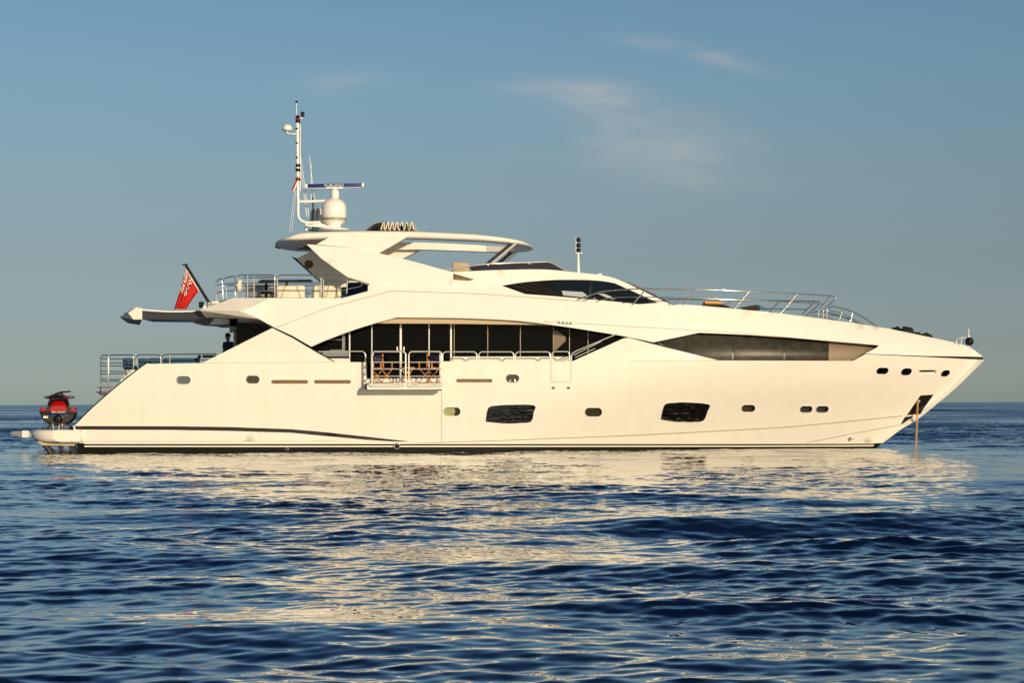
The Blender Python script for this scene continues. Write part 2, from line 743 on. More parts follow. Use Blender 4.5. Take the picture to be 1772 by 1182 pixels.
# ================================================================== SEA
def build_sea():
    rng = np.random.default_rng(11)
    d1 = np.exp(np.linspace(math.log(6.5), math.log(130), 1600, endpoint=False))
    d2 = np.exp(np.linspace(math.log(130), math.log(12000), 620))
    d = np.concatenate([d1, d2])
    nc = 760
    t = np.linspace(-1, 1, nc)
    dd = np.repeat(d[:, None], nc, 1)
    X = (t[None, :] * (dd * .47 + 5)).astype(np.float32)
    Y = (dd - D).astype(np.float32)
    sp_r = np.gradient(d)[:, None].astype(np.float32)
    sp_c = ((d * .47 + 5) * 2 / nc)[:, None].astype(np.float32)
    sp = np.maximum(sp_r, sp_c)
    Z = np.zeros_like(X)
    DX = np.zeros_like(X)
    DY = np.zeros_like(X)
    # gusts: patches of rough and slick water
    def low(scale, n, seed):
        r = np.random.default_rng(seed)
        o = np.zeros_like(X)
        for _ in range(n):
            a = r.uniform(0, 2 * math.pi)
            k = 2 * math.pi / (scale * r.uniform(.6, 1.6))
            o += np.sin(k * (math.cos(a) * X + 1.6 * math.sin(a) * Y) + r.uniform(0, 6.3))
        return o / math.sqrt(n * .5)
    lost2 = np.zeros((len(d), 1), np.float32)
    gust = np.clip(1 + .38 * low(11, 7, 3), .25, 1.9)
    # octave bands: wavelength range, rms slope, number of waves, spread about the wind, chop
    bands = [(10, 5, .038, 10, .40, .6), (5, 2.6, .054, 16, .50, .9), (2.6, 1.3, .036, 22, .75, .9),
             (1.3, .65, .036, 28, 1.0, .9), (.65, .30, .064, 44, 1.2, .9), (.30, .15, .056, 44, 1.3, .5)]
    # calmer water in the lee of the yacht
    lee = 1 - .42 * np.clip((dd - 36) / 16, 0, 1) * np.clip((72 - dd) / 6, 0, 1) * np.clip((24 - np.abs(X)) / 6, 0, 1)
    gust = gust * lee
    for (l0, l1, slope, n, spread, chop) in bands:
        amp = slope * math.sqrt(2.0 / n)
        for _ in range(n):
            lam = math.exp(rng.uniform(math.log(l1), math.log(l0)))
            k = 2 * math.pi / lam
            th = rad(-82) + rng.normal(0, spread * .6)
            c, s = math.cos(th), math.sin(th)
            w = np.clip((lam / sp - 2.6) / 2.6, 0, 1)
            lost2 += (slope * slope / n * (1 - w * w)).astype(np.float32)
            if lam < 2.0:
                w = w * gust
            else:
                w = w * lee
            ph = k * (c * X + s * Y) + rng.uniform(0, 2 * math.pi)
            a = amp / k
            Z += (a * w * np.cos(ph)).astype(np.float32)
            sn = (a * chop * w * np.sin(ph)).astype(np.float32)
            DX -= sn * c
            DY -= sn * s
    X = X + DX
    Y = Y + DY
    far = np.clip((9000 - dd) / 7000, 0, 1)
    lost = (lost2 + .022 ** 2) ** .5
    lean = np.clip(lost2, 0, 1) ** .5 * 1.15 * np.clip(1 + .28 * low(60, 8, 21) + .20 * low(260, 8, 22), .2, 2.2) * np.clip((d[:, None] - 68) / 22, 0, 1)
    Z = Z * far
    nr = len(d)
    co = np.stack([X, Y, Z], -1).reshape(-1, 3).astype(np.float32)
    i = np.arange(nr - 1)[:, None] * nc + np.arange(nc - 1)[None, :]
    q = np.stack([i, i + 1, i + nc + 1, i + nc], -1).reshape(-1, 4)
    base = len(co)
    B = 14000.0
    ext = np.array([[-B, -B, -.9], [B, -B, -.9], [B, B, -.9], [-B, B, -.9]], np.float32)
    co = np.concatenate([co, ext])
    q = np.concatenate([q, np.array([[base, base + 1, base + 2, base + 3]])]).astype(np.int32)
    me = bpy.data.meshes.new('sea')
    me.vertices.add(len(co))
    me.vertices.foreach_set('co', co.ravel())
    me.loops.add(q.size)
    me.loops.foreach_set('vertex_index', q.ravel())
    me.polygons.add(len(q))
    me.polygons.foreach_set('loop_start', np.arange(0, q.size, 4, dtype=np.int32))
    me.polygons.foreach_set('use_smooth', np.ones(len(q), bool))
    me.update(calc_edges=True)
    rip = np.concatenate([(lost * gust).ravel(), np.full(4, .15)]).astype(np.float32)
    at = me.attributes.new('ripple', 'FLOAT', 'POINT')
    at.data.foreach_set('value', rip)
    at = me.attributes.new('lean', 'FLOAT', 'POINT')
    at.data.foreach_set('value', np.concatenate([(lean + np.zeros_like(X)).ravel(), np.full(4, .1)]).astype(np.float32))
    m = bpy.data.materials.new('sea water')
    m.use_nodes = True
    n, l = m.node_tree.nodes, m.node_tree.links
    p = n['Principled BSDF']
    p.inputs['Base Color'].default_value = (.0010, .0042, .022, 1)
    p.inputs['Roughness'].default_value = .035
    p.inputs['IOR'].default_value = 1.5
    p.inputs['Coat Weight'].default_value = .65
    p.inputs['Coat IOR'].default_value = 1.5
    p.inputs['Coat Roughness'].default_value = .03
    tcn = n.new('ShaderNodeTexCoord')
    mp = n.new('ShaderNodeMapping')
    mp.inputs['Scale'].default_value = (.8, 1.5, 1)
    l.new(tcn.outputs['Object'], mp.inputs[0])
    # wavelets too small for the mesh: two noise channels taken as slopes
    z = n.new('ShaderNodeTexNoise')
    z.inputs['Scale'].default_value = 4.5
    z.inputs['Detail'].default_value = 3
    z.inputs['Roughness'].default_value = .6
    z.inputs['Distortion'].default_value = .5
    l.new(mp.outputs[0], z.inputs['Vector'])
    v1 = n.new('ShaderNodeVectorMath')
    v1.operation = 'SUBTRACT'
    l.new(z.outputs['Color'], v1.inputs[0])
    v1.inputs[1].default_value = (.5, .5, .5)
    v2 = n.new('ShaderNodeVectorMath')
    v2.operation = 'MULTIPLY'
    l.new(v1.outputs[0], v2.inputs[0])
    v2.inputs[1].default_value = (4.5, 7.0, 0)
    an = n.new('ShaderNodeAttribute')
    an.attribute_name = 'ripple'
    v3 = n.new('ShaderNodeVectorMath')
    v3.operation = 'SCALE'
    l.new(v2.outputs[0], v3.inputs[0])
    l.new(an.outputs['Fac'], v3.inputs['Scale'])
    ge = n.new('ShaderNodeNewGeometry')
    v4 = n.new('ShaderNodeVectorMath')
    l.new(v3.outputs[0], v4.inputs[0])
    l.new(ge.outputs['Normal'], v4.inputs[1])
    v5 = n.new('ShaderNodeVectorMath')
    v5.operation = 'NORMALIZE'
    l.new(v4.outputs[0], v5.inputs[0])
    # facets turned from the open sea hide behind the crests: where the mesh is too coarse for waves, lean to the weather side
    al = n.new('ShaderNodeAttribute')
    al.attribute_name = 'lean'
    cx = n.new('ShaderNodeCombineXYZ')
    ng = n.new('ShaderNodeMath')
    ng.operation = 'MULTIPLY'
    ng.inputs[1].default_value = -1.0
    l.new(al.outputs['Fac'], ng.inputs[0])
    l.new(ng.outputs[0], cx.inputs[1])
    v6 = n.new('ShaderNodeVectorMath')
    l.new(v3.outputs[0], v6.inputs[0])
    l.new(cx.outputs[0], v6.inputs[1])
    l.new(v6.outputs[0], v4.inputs[0])
    l.new(v5.outputs[0], p.inputs['Normal'])
    l.new(v5.outputs[0], p.inputs['Coat Normal'])
    me.materials.append(m)
    o = bpy.data.objects.new('sea', me)
    COL.objects.link(o)
    tag(o, kind='structure')


build_sea()
#YACHT
# ================================================================== YACHT
Y = thing('motor_yacht', (0, YC, 0), 'long white three-deck motor yacht at anchor with dark tinted windows', 'yacht')

PORTS = [  # centre, width, height, skew, glass
    (317.5, 658, 24, 13.5, 0, M_PORTB), (437.5, 657, 23, 13.5, 0, M_PORT), (887, 655, 23, 14, 0, M_PORT),
    (782, 712.5, 30, 15.5, 0, M_PORTG), (1027, 713.5, 30, 15.5, 0, M_PORT), (1295, 707, 24, 12.5, .1, M_PORT),
    (1395, 708.5, 22, 11.5, .15, M_PORT), (1423, 708.5, 22, 11.5, .15, M_PORT),
    (1527, 642, 21, 11.5, .25, M_GLASS), (1568.5, 643.5, 18.5, 12.5, .3, M_GLASS), (1636, 646.2, 15, 11.5, .45, M_GLASS)]
SLOTS = [(501, 661, 64, 6.6), (575, 661, 64, 6.6), (820.5, 659, 63, 6.2), (1604.5, 643.6, 31, 6.2)]
WIN_A = curve([(840.2, 730.2), (842, 716), (846.5, 704.5), (862, 702), (881, 700.8), (924, 701.5), (923.5, 714), (919, 730), (900, 732.4), (881, 733.4), (860, 732.6)], 3)[:-1]
WIN_B = curve([(1143.2, 726.5), (1146, 712), (1151.5, 699.6), (1168, 697.2), (1186, 696.6), (1226.5, 700), (1224.5, 712), (1217, 728.4), (1198, 730.8), (1178, 731), (1160, 729.6)], 3)[:-1]
POCKET = [(1592.8, 684.6), (1615.7, 683), (1591.6, 716.8), (1568.7, 719.2)]

# --- hull: white topsides with the wing behind the aft deck and the raised side ahead of the gate
hp = [(127, 737.5), (131, 767)] + [(145 + i * 46, 767.2) for i in range(30)] + [(1525, 767)] + \
     curve([(1557, 743.3), (1587.8, 724.3), (1620.8, 697.6), (1653.7, 669.7), (1701.4, 622.8)], 4) + \
     [(1600, 617.8), (1497, 613.2), (1476.5, 624.6), (1244, 624), (1131, 596), (1088, 584.5), (1078, 586), (991, 625.2),
      (766, 625.5), (766, 666), (634, 666), (634, 626.8), (578, 626.8), (545, 608.5), (506, 585), (471, 567.6), (350, 628.4)] + \
     curve([(262, 629.8), (250, 632), (200, 671), (160, 706), (127, 737.5)], 4)[:-1]
mb = MB().panel(hp, hullY, [pill(*p[:5]) for p in PORTS] + [pill(*s) for s in SLOTS] + [WIN_A, WIN_B, POCKET], th=.22, step=13)
mb.mirror()
tr = [P(x, y, hullY) for x, y in ((131, 766), (127, 737.5), (160, 706), (200, 671), (250, 632))]
mb.deck([v + Vector((0, .05, 0)) for v in tr], 0.0, 4)
hull_o = mb.build('hull', M_HULL, Y)

mb = MB().panel([(132, 767.2)] + [(145 + i * 46, 767.4) for i in range(30)] + [(1525, 767.2), (1511.6, 779), (1488, 797), (1440, 806)] +
                [(1400 - i * 45, 808) for i in range(27)] + [(150, 808), (138, 790)], hullY, th=.1, step=16, off=.01)
mb.mirror()
mb.build('antifouling', M_FOUL, hull_o)
mb = MB().strip([(146, 772.6), (500, 772.8), (1000, 772.6), (1300, 772.4), (1515, 771.6)], 2.4, hullY, -.004)
mb.strip([(146, 768), (700, 768), (1200, 768.2), (1521, 767.4)], 1.5, hullY, -.006)
mb.mirror()
mb.build('boot_stripe', M_STRIPE, hull_o)

for (cx, cy, w, h, sk, gm) in PORTS:
    m2 = MB().panel(pill(cx, cy, w + 2.4, h + 2.4, sk), hullY, [pill(cx, cy, w - .4, h - .4, sk)], off=-.012, th=.03, step=6)
    m2.panel(pill(cx + .3, cy - .3, w + .6, h + .6, sk), hullY, off=.075 if cx < 1290 else .15, th=.02, step=6, mi=1)
    if (cx, cy) == (887, 655):
        m2.tube([P(cx - 5, cy + 6, hullY) + Vector((0, .03, 0)), P(cx - 3, cy + 2, hullY) + Vector((0, .03, 0))], .03)
        m2.tube([P(cx + 5, cy + 6, hullY) + Vector((0, .03, 0)), P(cx + 3, cy + 2, hullY) + Vector((0, .03, 0))], .03)
    if cx == 782:
        m2.panel([(786, 706), (790, 705.5), (794, 706.5), (796.5, 712), (794, 718), (790, 719.5), (785, 719.5), (788, 713)], hullY, off=.07, th=.004, step=6, mi=2)
    m2.build('porthole', [M_CHROME if cy < 660 and cx < 900 else M_WHITE, gm, M_PORT], hull_o)
for (cx, cy, w, h) in SLOTS:
    MB().panel(pill(cx, cy, w + .6, h + .6), hullY, off=.07, th=.02, step=6).build('vent_slot', M_VENT if cx < 1500 else M_PLAIN, hull_o)
for wn_ in (WIN_A, WIN_B):
    cx = sum(p[0] for p in wn_) / len(wn_)
    cy = sum(p[1] for p in wn_) / len(wn_)
    gr = [((p[0] - cx) * 1.05 + cx, (p[1] - cy) * 1.09 + cy) for p in wn_]
    m2 = MB().panel(gr, hullY, [wn_], off=-.012, th=.03, step=8)
    m2.panel([((p[0] - cx) * 1.01 + cx, (p[1] - cy) * 1.01 + cy) for p in wn_], hullY, off=.06, th=.02, step=8, mi=1)
    m2.build('hull_window', [M_WHITE, M_GLASSH], hull_o)
MB().strip([(1592.5, 642.6), (1617, 642.2)], 2.4, hullY, -.006).build('fairlead_slot', M_BLACK, hull_o)
# anchor pocket, its lower plate and the stowed anchor
m2 = MB().panel([(1590.5, 683.8), (1617.5, 682), (1592.5, 718), (1566, 720.5)], hullY, off=.012, th=.02, step=8)
m2.panel([(1566, 721.7), (1589.5, 718.9), (1584, 728), (1558.5, 734.8)], hullY, off=-.008, th=.03, step=8)
m2.build('anchor_pocket', M_BLACK, hull_o)
an = P(1586, 700, hullY)
m2 = MB()
m2.ball(an + Vector((.06, -.03, .12)), .08)
m2.panel([(1571, 716), (1577, 708), (1591, 706.5), (1588, 716.5)], hullY, off=.02, th=.03, step=6)
m2.build('anchor', M_ANCH, hull_o)
# black sheer stripe running down into the waterline, strake below it
top = [(129, 737.6), (300, 737.9), (395, 739.2), (504, 742.9), (561, 748), (632, 755.6), (712, 764.6)]
bot = [(679, 764.4), (632, 761.2), (561, 754.8), (504, 749.2), (395, 746), (300, 744.4), (131, 743.8)]
MB().panel(densel(top, 20) + densel(bot, 20), hullY, off=-.006, th=.03, step=14).mirror().build('sheer_stripe', M_GROOVE, hull_o)
stk = densel([(131, 744.6), (300, 745.2), (395, 746.8), (504, 750), (561, 755.6), (600, 759)], 20) + [(604, 761.5)] + densel([(560, 763.2), (360, 764.2), (131, 764.2)], 30)
MB().panel(stk, hullY, off=-.055, th=.07, step=14).mirror().build('rubbing_strake', M_HULL, hull_o)
m2 = MB()
for ln, w in (([(700, 768.2), (900, 761.5), (1100, 753.6), (1230, 747), (1360, 739.8), (1460, 730.5), (1560, 720.2)], 1.5),
              ([(1396, 766.6), (1480, 750), (1558, 735.6)], 1.2), ([(764.5, 676), (764, 766)], .9), ([(766, 626.5), (766, 666)], .8),
              ([(167, 745), (167, 764)], .9), ([(953.5, 625), (953.5, 659), (955.5, 661.6), (986, 661.6), (988, 659.5), (988.5, 625)], 1.0),
              ([(350, 628.6), (578, 627)], .6), ([(1088, 625), (1244, 624.4)], .6)):
    m2.strip(ln, w, (lambda X, Z: hullY(X, Z) - (.056 if False else 0)), -.005)
m2.build('panel_seam', M_SEAM_SHADOW, hull_o)
m2 = MB()
for cx in (957.5, 984):
    m2.panel([(cx - 2.4, 669.5), (cx + 2.4, 669.5), (cx + 2.4, 673.5), (cx - 2.4, 673.5)], hullY, off=-.02, th=.03, step=4)
m2.build('gate_hinge', M_VENT, hull_o)
c = P(1471, 760, hullY)
MB().lathe([(.06, 0), (.06, .32), (.075, .34)], c + Vector((-.12, .1, .02)), 12, axis=(.55, -.8, .05)).build('drain_spigot', M_PLAIN, hull_o)
m2 = MB()
for cx, cy, r in ((497, 777.5, .06), (687, 772.5, .12)):
    c = P(cx, cy, hullY)
    m2.lathe([(r, 0), (r, .06), (r * .72, .07), (r * .7, .055)], c + Vector((0, .02, 0)), 16, axis=(0, -1, 0))
    m2.lathe([(r * .69, .05), (r * .69, .06)], c + Vector((0, .02, 0)), 16, mi=1, axis=(0, -1, 0))
m2.build('discharge_outlet', [M_ANCH, M_BLACK], hull_o)
# dark tube painting in the reflection along the raked stern
MB().tube([P(x, y, hullY) for x, y in curve([(129, 735.5), (160, 704.8), (200, 669.8), (249, 631), (258, 628.6), (265, 628.8)], 4)], .025).build('stern_reflection_line', M_STEELD, hull_o)

# --- swim platform with rounded end, brackets under it
secs = []
xl, xr = P(62, 754, 2.0).x, P(140, 754, .1).x
zt, zb = P(100, 744.6, .1).z, P(100, 765, .1).z
pl = []
for (yy_, sh) in ((.12, 1.1), (.2, .72), (.45, .36), (.9, .12), (1.6, .03), (3.6, 0), (5.6, .03), (6.3, .12), (6.75, .36), (7.0, .72), (7.08, 1.1)):
    pl.append((yy_, xl + sh))
hz = zt - zb
for (yy_, x) in pl:
    prof = [(x + .05, zt - .02), (x, zt - .12), (x + .02, zb + .14), (x + .14, zb + .03), (x + .3, zb), (xr, zb), (xr, zt)]
    prof = [(xr, zt), (x + .14, zt)] + prof[:-1]
    secs.append([Vector((a, yy_, b)) for a, b in prof])
mb = MB().loft(secs)
plat = mb.build('swim_platform', M_HULL, Y)
m2 = MB()
for yy_ in (.5, 6.5):
    m2.hull([P(x, y, yy_ + d) for x, y in ((64, 761), (67, 767), (73, 771), (128, 772), (132, 764.6), (70, 764.6)) for d in (0, .35)])
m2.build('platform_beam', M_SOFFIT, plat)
m2 = MB()
for yy_ in (.7, 6.1):
    m2.tube(PP([(76, 769), (84, 778), (93, 792)], yy_), .10)
    m2.tube(PP([(82, 769), (92, 779), (104, 790)], yy_), .04)
    q = lambda a: [P(x, y, yy_ + d) for x, y in a for d in (0, .2)]
    m2.hull(q([(100, 770), (111, 770), (109, 778), (104, 790)]))
    m2.hull(q([(104, 782), (109, 781), (122, 781), (126, 790), (103, 790)]))
    m2.hull(q([(119, 771), (131, 771), (138, 782), (142, 792), (121, 790)]))
m2.build('platform_bracket', M_STEELD, plat)
# boarding plank behind the platform
a, b = P(38, 745.6, 3.1), P(69, 757.2, 3.1)
m2 = MB()
m2.hull([Vector((x, y_, z)) for x in (a.x, b.x) for y_ in (3.1, 4.0) for z in (a.z, b.z)])
t0, t1 = P(16, 748, 3.1), P(20, 757, 3.1)
m2.hull([Vector((a.x - .003, y_, z)) for y_ in (3.12, 3.98) for z in (a.z - .01, b.z + .01)] + [Vector((x, y_, z)) for y_ in (3.3, 3.8) for x, z in ((t0.x, t0.z - .05), (t0.x + .03, t0.z + .02), (t1.x, t1.z + .05), (t0.x + .25, a.z - .02))], 1)
m2.build('passerelle', [M_PLAIN, mat('grey passerelle end', (.30, .32, .36), .5)], Y)

# --- decks inside
fz = P(700, 655, 1.1).z
m2 = MB()
def slab(x0, x1, z0, z1, y0=.2):
    m2.hull([Vector((x, y_, z)) for x in (x0, x1) for y_ in (y0, 2 * YC - y0) for z in (z0, z1)])
slab(P(205, 0, 0).x, P(1150, 0, 0).x, fz - .3, fz - .015)
m2.build('main_deck', M_PLAIN, Y)
zl = P(180, 668, 2.5).z
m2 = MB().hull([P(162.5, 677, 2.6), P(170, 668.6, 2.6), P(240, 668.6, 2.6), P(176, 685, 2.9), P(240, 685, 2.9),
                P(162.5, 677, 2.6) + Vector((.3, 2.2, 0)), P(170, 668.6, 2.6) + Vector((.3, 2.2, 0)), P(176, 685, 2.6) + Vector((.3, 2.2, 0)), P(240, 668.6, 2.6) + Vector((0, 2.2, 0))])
m2.build('stern_landing', mat('landing shade tone', (.36, .40, .46), .5), Y)  # blue grey imitates the hull's shadow over the landing

# --- deckhouse: dark saloon behind glass, side deck soffit, fascia
xa, xb = P(409, 600, 1.3).x, P(1092, 600, 1.3).x
zc0, zc1 = fz, P(700, 549, .4).z
m2 = MB().hull([Vector((x, y_, z)) for x in (xa, xb) for y_ in (1.28, 2 * YC - 1.28) for z in (zc0, zc1 + .02)])
m2.build('saloon', M_GLASS, Y)
m2 = MB()
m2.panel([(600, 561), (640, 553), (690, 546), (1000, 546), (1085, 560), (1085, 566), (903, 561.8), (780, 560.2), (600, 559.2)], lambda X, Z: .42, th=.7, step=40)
m2.build('fascia', M_SOFFIT, Y)  # beige carries the shade the band throws on a white fascia
edges = [540, 605, 643.5, 693.5, 742.5, 781, 844, 900.5, 957.5, 986, 1017.5, 1085]
for i in range(len(edges) - 1):
    x0, x1 = edges[i] + .6, edges[i + 1] - .6
    bt = 655 if 605 <= edges[i] < 780 else 619
    MB().panel([(x0, 556), (x1, 556), (x1, bt), (x0, bt)], lambda X, Z: 1.14, th=.03, step=60).build('saloon_window', M_GLASS, Y)
for x, w, b, mm in ((605, 2.0, 626, 0), (643.5, 1.5, 655, 0), (693.5, 3.4, 656, 0), (742.5, 1.6, 655, 0), (780.5, 2.8, 626, 0), (786, 1.0, 618, 1), (844, 1.2, 618, 1), (900.5, 1.2, 618, 1), (957.5, 1.0, 618, 1), (985.5, 1.3, 618, 1), (1017.5, 1.2, 618, 1)):
    MB().panel([(x - w / 2, 557), (x + w / 2, 557), (x + w / 2, b), (x - w / 2, b)], lambda X, Z: 1.08, th=.06, step=70).build('window_mullion', M_ANCH if mm else M_PLAIN, Y)
MB().panel([(604, 556.8), (783, 557.8), (783, 560.2), (604, 559.4)], lambda X, Z: 1.05, th=.05, step=40).build('door_head', M_PLAIN, Y)
m2 = MB()
m2.panel([(783, 617.2), (990, 617.2), (990, 640), (783, 640)], lambda X, Z: 1.02, th=.2, step=60)
m2.panel([(545, 619.6), (604, 619.6), (604, 640), (545, 640)], lambda X, Z: 1.02, th=.2, step=40)
m2.panel([(600, 655.4), (790, 655.4), (790, 668), (600, 668)], lambda X, Z: .55, th=.6, step=40)
m2.build('deckhouse_sill', M_WHITE, Y)
m2 = MB()
for x in (687.5, 699):
    m2.panel([(x - 1.1, 600), (x + 1.1, 600), (x + 1.1, 607.5), (x - 1.1, 607.5)], lambda X, Z: 1.02, th=.05, step=9)
m2.build('door_handle', M_PLAIN, Y)
m2 = MB().panel([(958.5, 571.5), (965, 573), (979, 583.5), (979, 590), (961, 607), (958.5, 607)], lambda X, Z: 1.10, th=.02, step=20)
m2.build('wing_station_panel', M_TAUPE, Y)
m2 = MB()
for x0, x1, y0 in ((562, 592, 588), (571, 592, 606)):
    m2.tube(PP([(x0, y0), (x1, y0)], 1.1), .02)
m2.panel([(592, 578), (597, 577), (597, 609), (592, 609)], lambda X, Z: 1.11, th=.02, step=20)
m2.panel([(560, 609), (603, 609), (603, 617), (553, 617)], lambda X, Z: 1.115, th=.02, step=20)
m2.build('curtain_frame', M_GREY, Y)
# grey column and bulkhead trim by the aft deck door
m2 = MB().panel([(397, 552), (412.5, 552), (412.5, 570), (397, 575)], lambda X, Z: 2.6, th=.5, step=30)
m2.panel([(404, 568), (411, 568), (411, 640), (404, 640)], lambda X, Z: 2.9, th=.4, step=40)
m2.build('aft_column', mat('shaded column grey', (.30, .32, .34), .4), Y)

# --- upper band: the long white sweep from the aft wing to the stem
btop = [(1701.4, 617.6), (1692, 610.5), (1681.7, 602.8), (1674, 599.2), (1653.7, 593), (1608, 583.4), (1542, 569.5), (1476, 558.6), (1400, 549), (1348, 542), (1268.7, 534), (1200, 528), (1176.5, 526.8), (1127, 532.5),
        (1077, 526.5), (997, 519), (907, 511), (868, 495.5), (849, 494.6), (827, 498.8), (772, 496.4), (690, 493.6), (658, 492.4), (639, 491), (637, 503.6), (592, 516), (466, 515.6)]
bbot = [(414, 538), (448, 552.2), (473.6, 566), (506, 581), (538.8, 600)] + curve([(560, 590.5), (604.7, 573.6), (644.5, 560.8), (686, 549.3)], 3) + \
    curve([(740, 549.8), (783, 550.2), (831, 551.6), (902, 555.6), (973, 564.8), (1021, 572.2), (1078, 581.6), (1131, 592.4)], 3) + \
    [(1209.7, 575.8), (1294, 579.4), (1359, 584), (1433, 590.4), (1460, 592.8), (1520.5, 596.4), (1519, 600.5), (1497, 612.2), (1600, 616)]
bb = bbot
SHD = MB().panel(btop + bb, bandY, th=.22, step=13)
SHD.mirror()
band_o = SHD.build('superstructure', M_WHITE, Y)
m2 = MB()
m2.strip(curve([(478, 567), (520.6, 550.6), (574.8, 530.9), (620, 518.6), (660, 508.2), (678, 503.9), (740, 505.6), (823, 508.4), (900, 513.4), (960, 518), (1015, 522.4)], 4), 1.1, bandY, -.004)
m2.strip([(942, 556), (966, 557.2)], .8, bandY, -.004)
m2.build('band_crease_line', M_SEAM_SHADOW, band_o)  # crease shading drawn in as a thin dark strip
m2 = MB().tube([P(x, y, bandY) + Vector((0, -.03, 0)) for x, y in curve([(944, 556.2), (1000, 559), (1080, 564), (1180, 569.6), (1290, 576.6), (1400, 586.4), (1520.5, 597)], 5)], .022)
m2.build('light_rail', M_PLAIN, band_o)
m2 = MB()
for x in (966.5, 973, 979.5, 986):
    c = P(x + 3, 557.9 + (x - 966) * .06, bandY) + Vector((0, -.06, 0))
    m2.lathe([(.03, -.06), (.045, -.05), (.045, .05), (.03, .06)], c, 10, axis=(1, 0, -.05))
m2.build('track_roller', M_CHROME, band_o)
m2 = MB().strip([(1497, 613), (1560, 614.8), (1640, 618.2), (1701, 620.6)], 4.2, hullY, .02)
m2.strip([(1080, 584), (1131, 594.6), (1180, 607.5), (1244, 624)], 2.4, hullY, .01)
m2.strip([(448, 554), (473.6, 568), (506, 583), (545, 607), (578, 627)], 3.0, hullY, .02)
m2.mirror()
m2.build('shadow_groove', M_BLACK, band_o)

# foredeck, upper deck slab, aft overhang
m2 = MB()
fe = [P(x, y, bandY) + Vector((0, .06, -.03)) for x, y in btop[:14]]
m2.deck(fe, .03, 12)
m2.build('foredeck', M_WHITE, Y)
z0, z1 = P(700, 549, .4).z, P(500, 515.2, .35).z
m2 = MB().hull([Vector((x, y_, z)) for x, d in ((P(372, 0, .5).x, .6), (P(1080, 0, .4).x, .35)) for y_ in (d, 2 * YC - d) for z in (z0 + .03, z0 + .25)])
m2.hull([Vector((x, y_, z)) for x, d in ((P(405, 0, .5).x, .7), (P(700, 0, .4).x, .75)) for y_ in (d, 2 * YC - d) for z in (z0 + .22, z1 - .03)])
m2.build('upper_deck', M_WHITE, Y)
# aft wing: upper facet, lower facet
def wing(mirr):
    A = [P(466, 515.5, .26), P(403, 515.8, .45), P(363.5, 530, .55), P(345, 537.2, .35), P(414, 538, -.02)]
    B = [P(345, 537.3, .35), P(414, 538.1, -.02), P(448, 552, .02), P(356, 549.2, .8)]
    C = [P(448, 552, .02), P(412, 551, .5), P(412, 558.2, .9), P(470, 561, .9)]
    m_ = MB()
    for q, dv in ((A, Vector((.1, .5, -.08))), (B, Vector((.1, .5, .1))), (C, Vector((0, .4, 0)))):
        m_.hull(q + [v + dv for v in q])
    return m_.mirror()
wing_o = wing(True).build('aft_wing', M_WHITE, Y)
m2 = MB().hull([v + d for v in (P(363, 530.8, .50), P(412, 532.3, .16), P(436, 524.5, .20)) for d in (Vector((0, -.012, 0)), Vector((0, .05, 0)))])
m2.build('wing_vent', M_TAUPE, wing_o)
m2 = MB().hull([P(340, 537.2, .3), P(346, 537.4, .34), P(356, 549.3, .79), P(346, 550, .9), P(334, 540, .6), P(356, 549.3, 1.2)])
m2.build('wing_tip', M_STEELD, wing_o)
# centre tongue of the overhang with faceted tip
def pr(px, py):
    return [P(px, py, 2.5), P(px, py, 2.5) + Vector((0, 2.2, 0))]
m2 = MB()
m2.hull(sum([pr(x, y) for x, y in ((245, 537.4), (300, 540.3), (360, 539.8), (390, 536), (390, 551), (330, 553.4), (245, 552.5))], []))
tong = m2.build('overhang_tongue', M_STEELD, Y)  # dark colour stands in for the near wing's shadow on this side
m2 = MB().loft([[P(x, y, 2.47), P(x, y, 2.47) + Vector((0, 2.3, 0)), P(x, y + 2.6, 2.47) + Vector((0, 2.3, 0)), P(x, y + 2.6, 2.47)] for x, y in curve([(244, 534.6), (275, 537), (305, 537.8), (345, 536.8)], 3)], smooth=False)
m2.build('tongue_rim', M_WHITE, tong)
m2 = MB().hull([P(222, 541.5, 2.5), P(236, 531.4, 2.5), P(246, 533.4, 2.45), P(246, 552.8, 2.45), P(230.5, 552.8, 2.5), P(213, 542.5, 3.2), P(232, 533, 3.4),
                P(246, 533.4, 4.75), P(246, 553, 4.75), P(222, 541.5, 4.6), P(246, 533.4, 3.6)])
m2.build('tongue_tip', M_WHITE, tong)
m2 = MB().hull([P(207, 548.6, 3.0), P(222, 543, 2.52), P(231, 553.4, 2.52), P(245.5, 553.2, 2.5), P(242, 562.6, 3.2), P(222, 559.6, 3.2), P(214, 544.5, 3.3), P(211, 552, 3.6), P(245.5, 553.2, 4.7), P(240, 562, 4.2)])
m2.build('tongue_chin', mat('tip shade grey', (.30, .32, .36), .35), tong)  # grey puts the shade of the tip's aft-facing side into the colour
m2 = MB()
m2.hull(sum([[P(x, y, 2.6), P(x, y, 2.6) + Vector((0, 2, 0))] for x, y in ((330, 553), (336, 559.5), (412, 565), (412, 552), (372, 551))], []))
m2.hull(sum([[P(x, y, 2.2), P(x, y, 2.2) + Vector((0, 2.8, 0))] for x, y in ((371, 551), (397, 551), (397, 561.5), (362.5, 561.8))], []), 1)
m2.build('overhang_beam', [M_STEELD, mat('pale blue grey paint', (.42, .44, .48), .4)], Y)

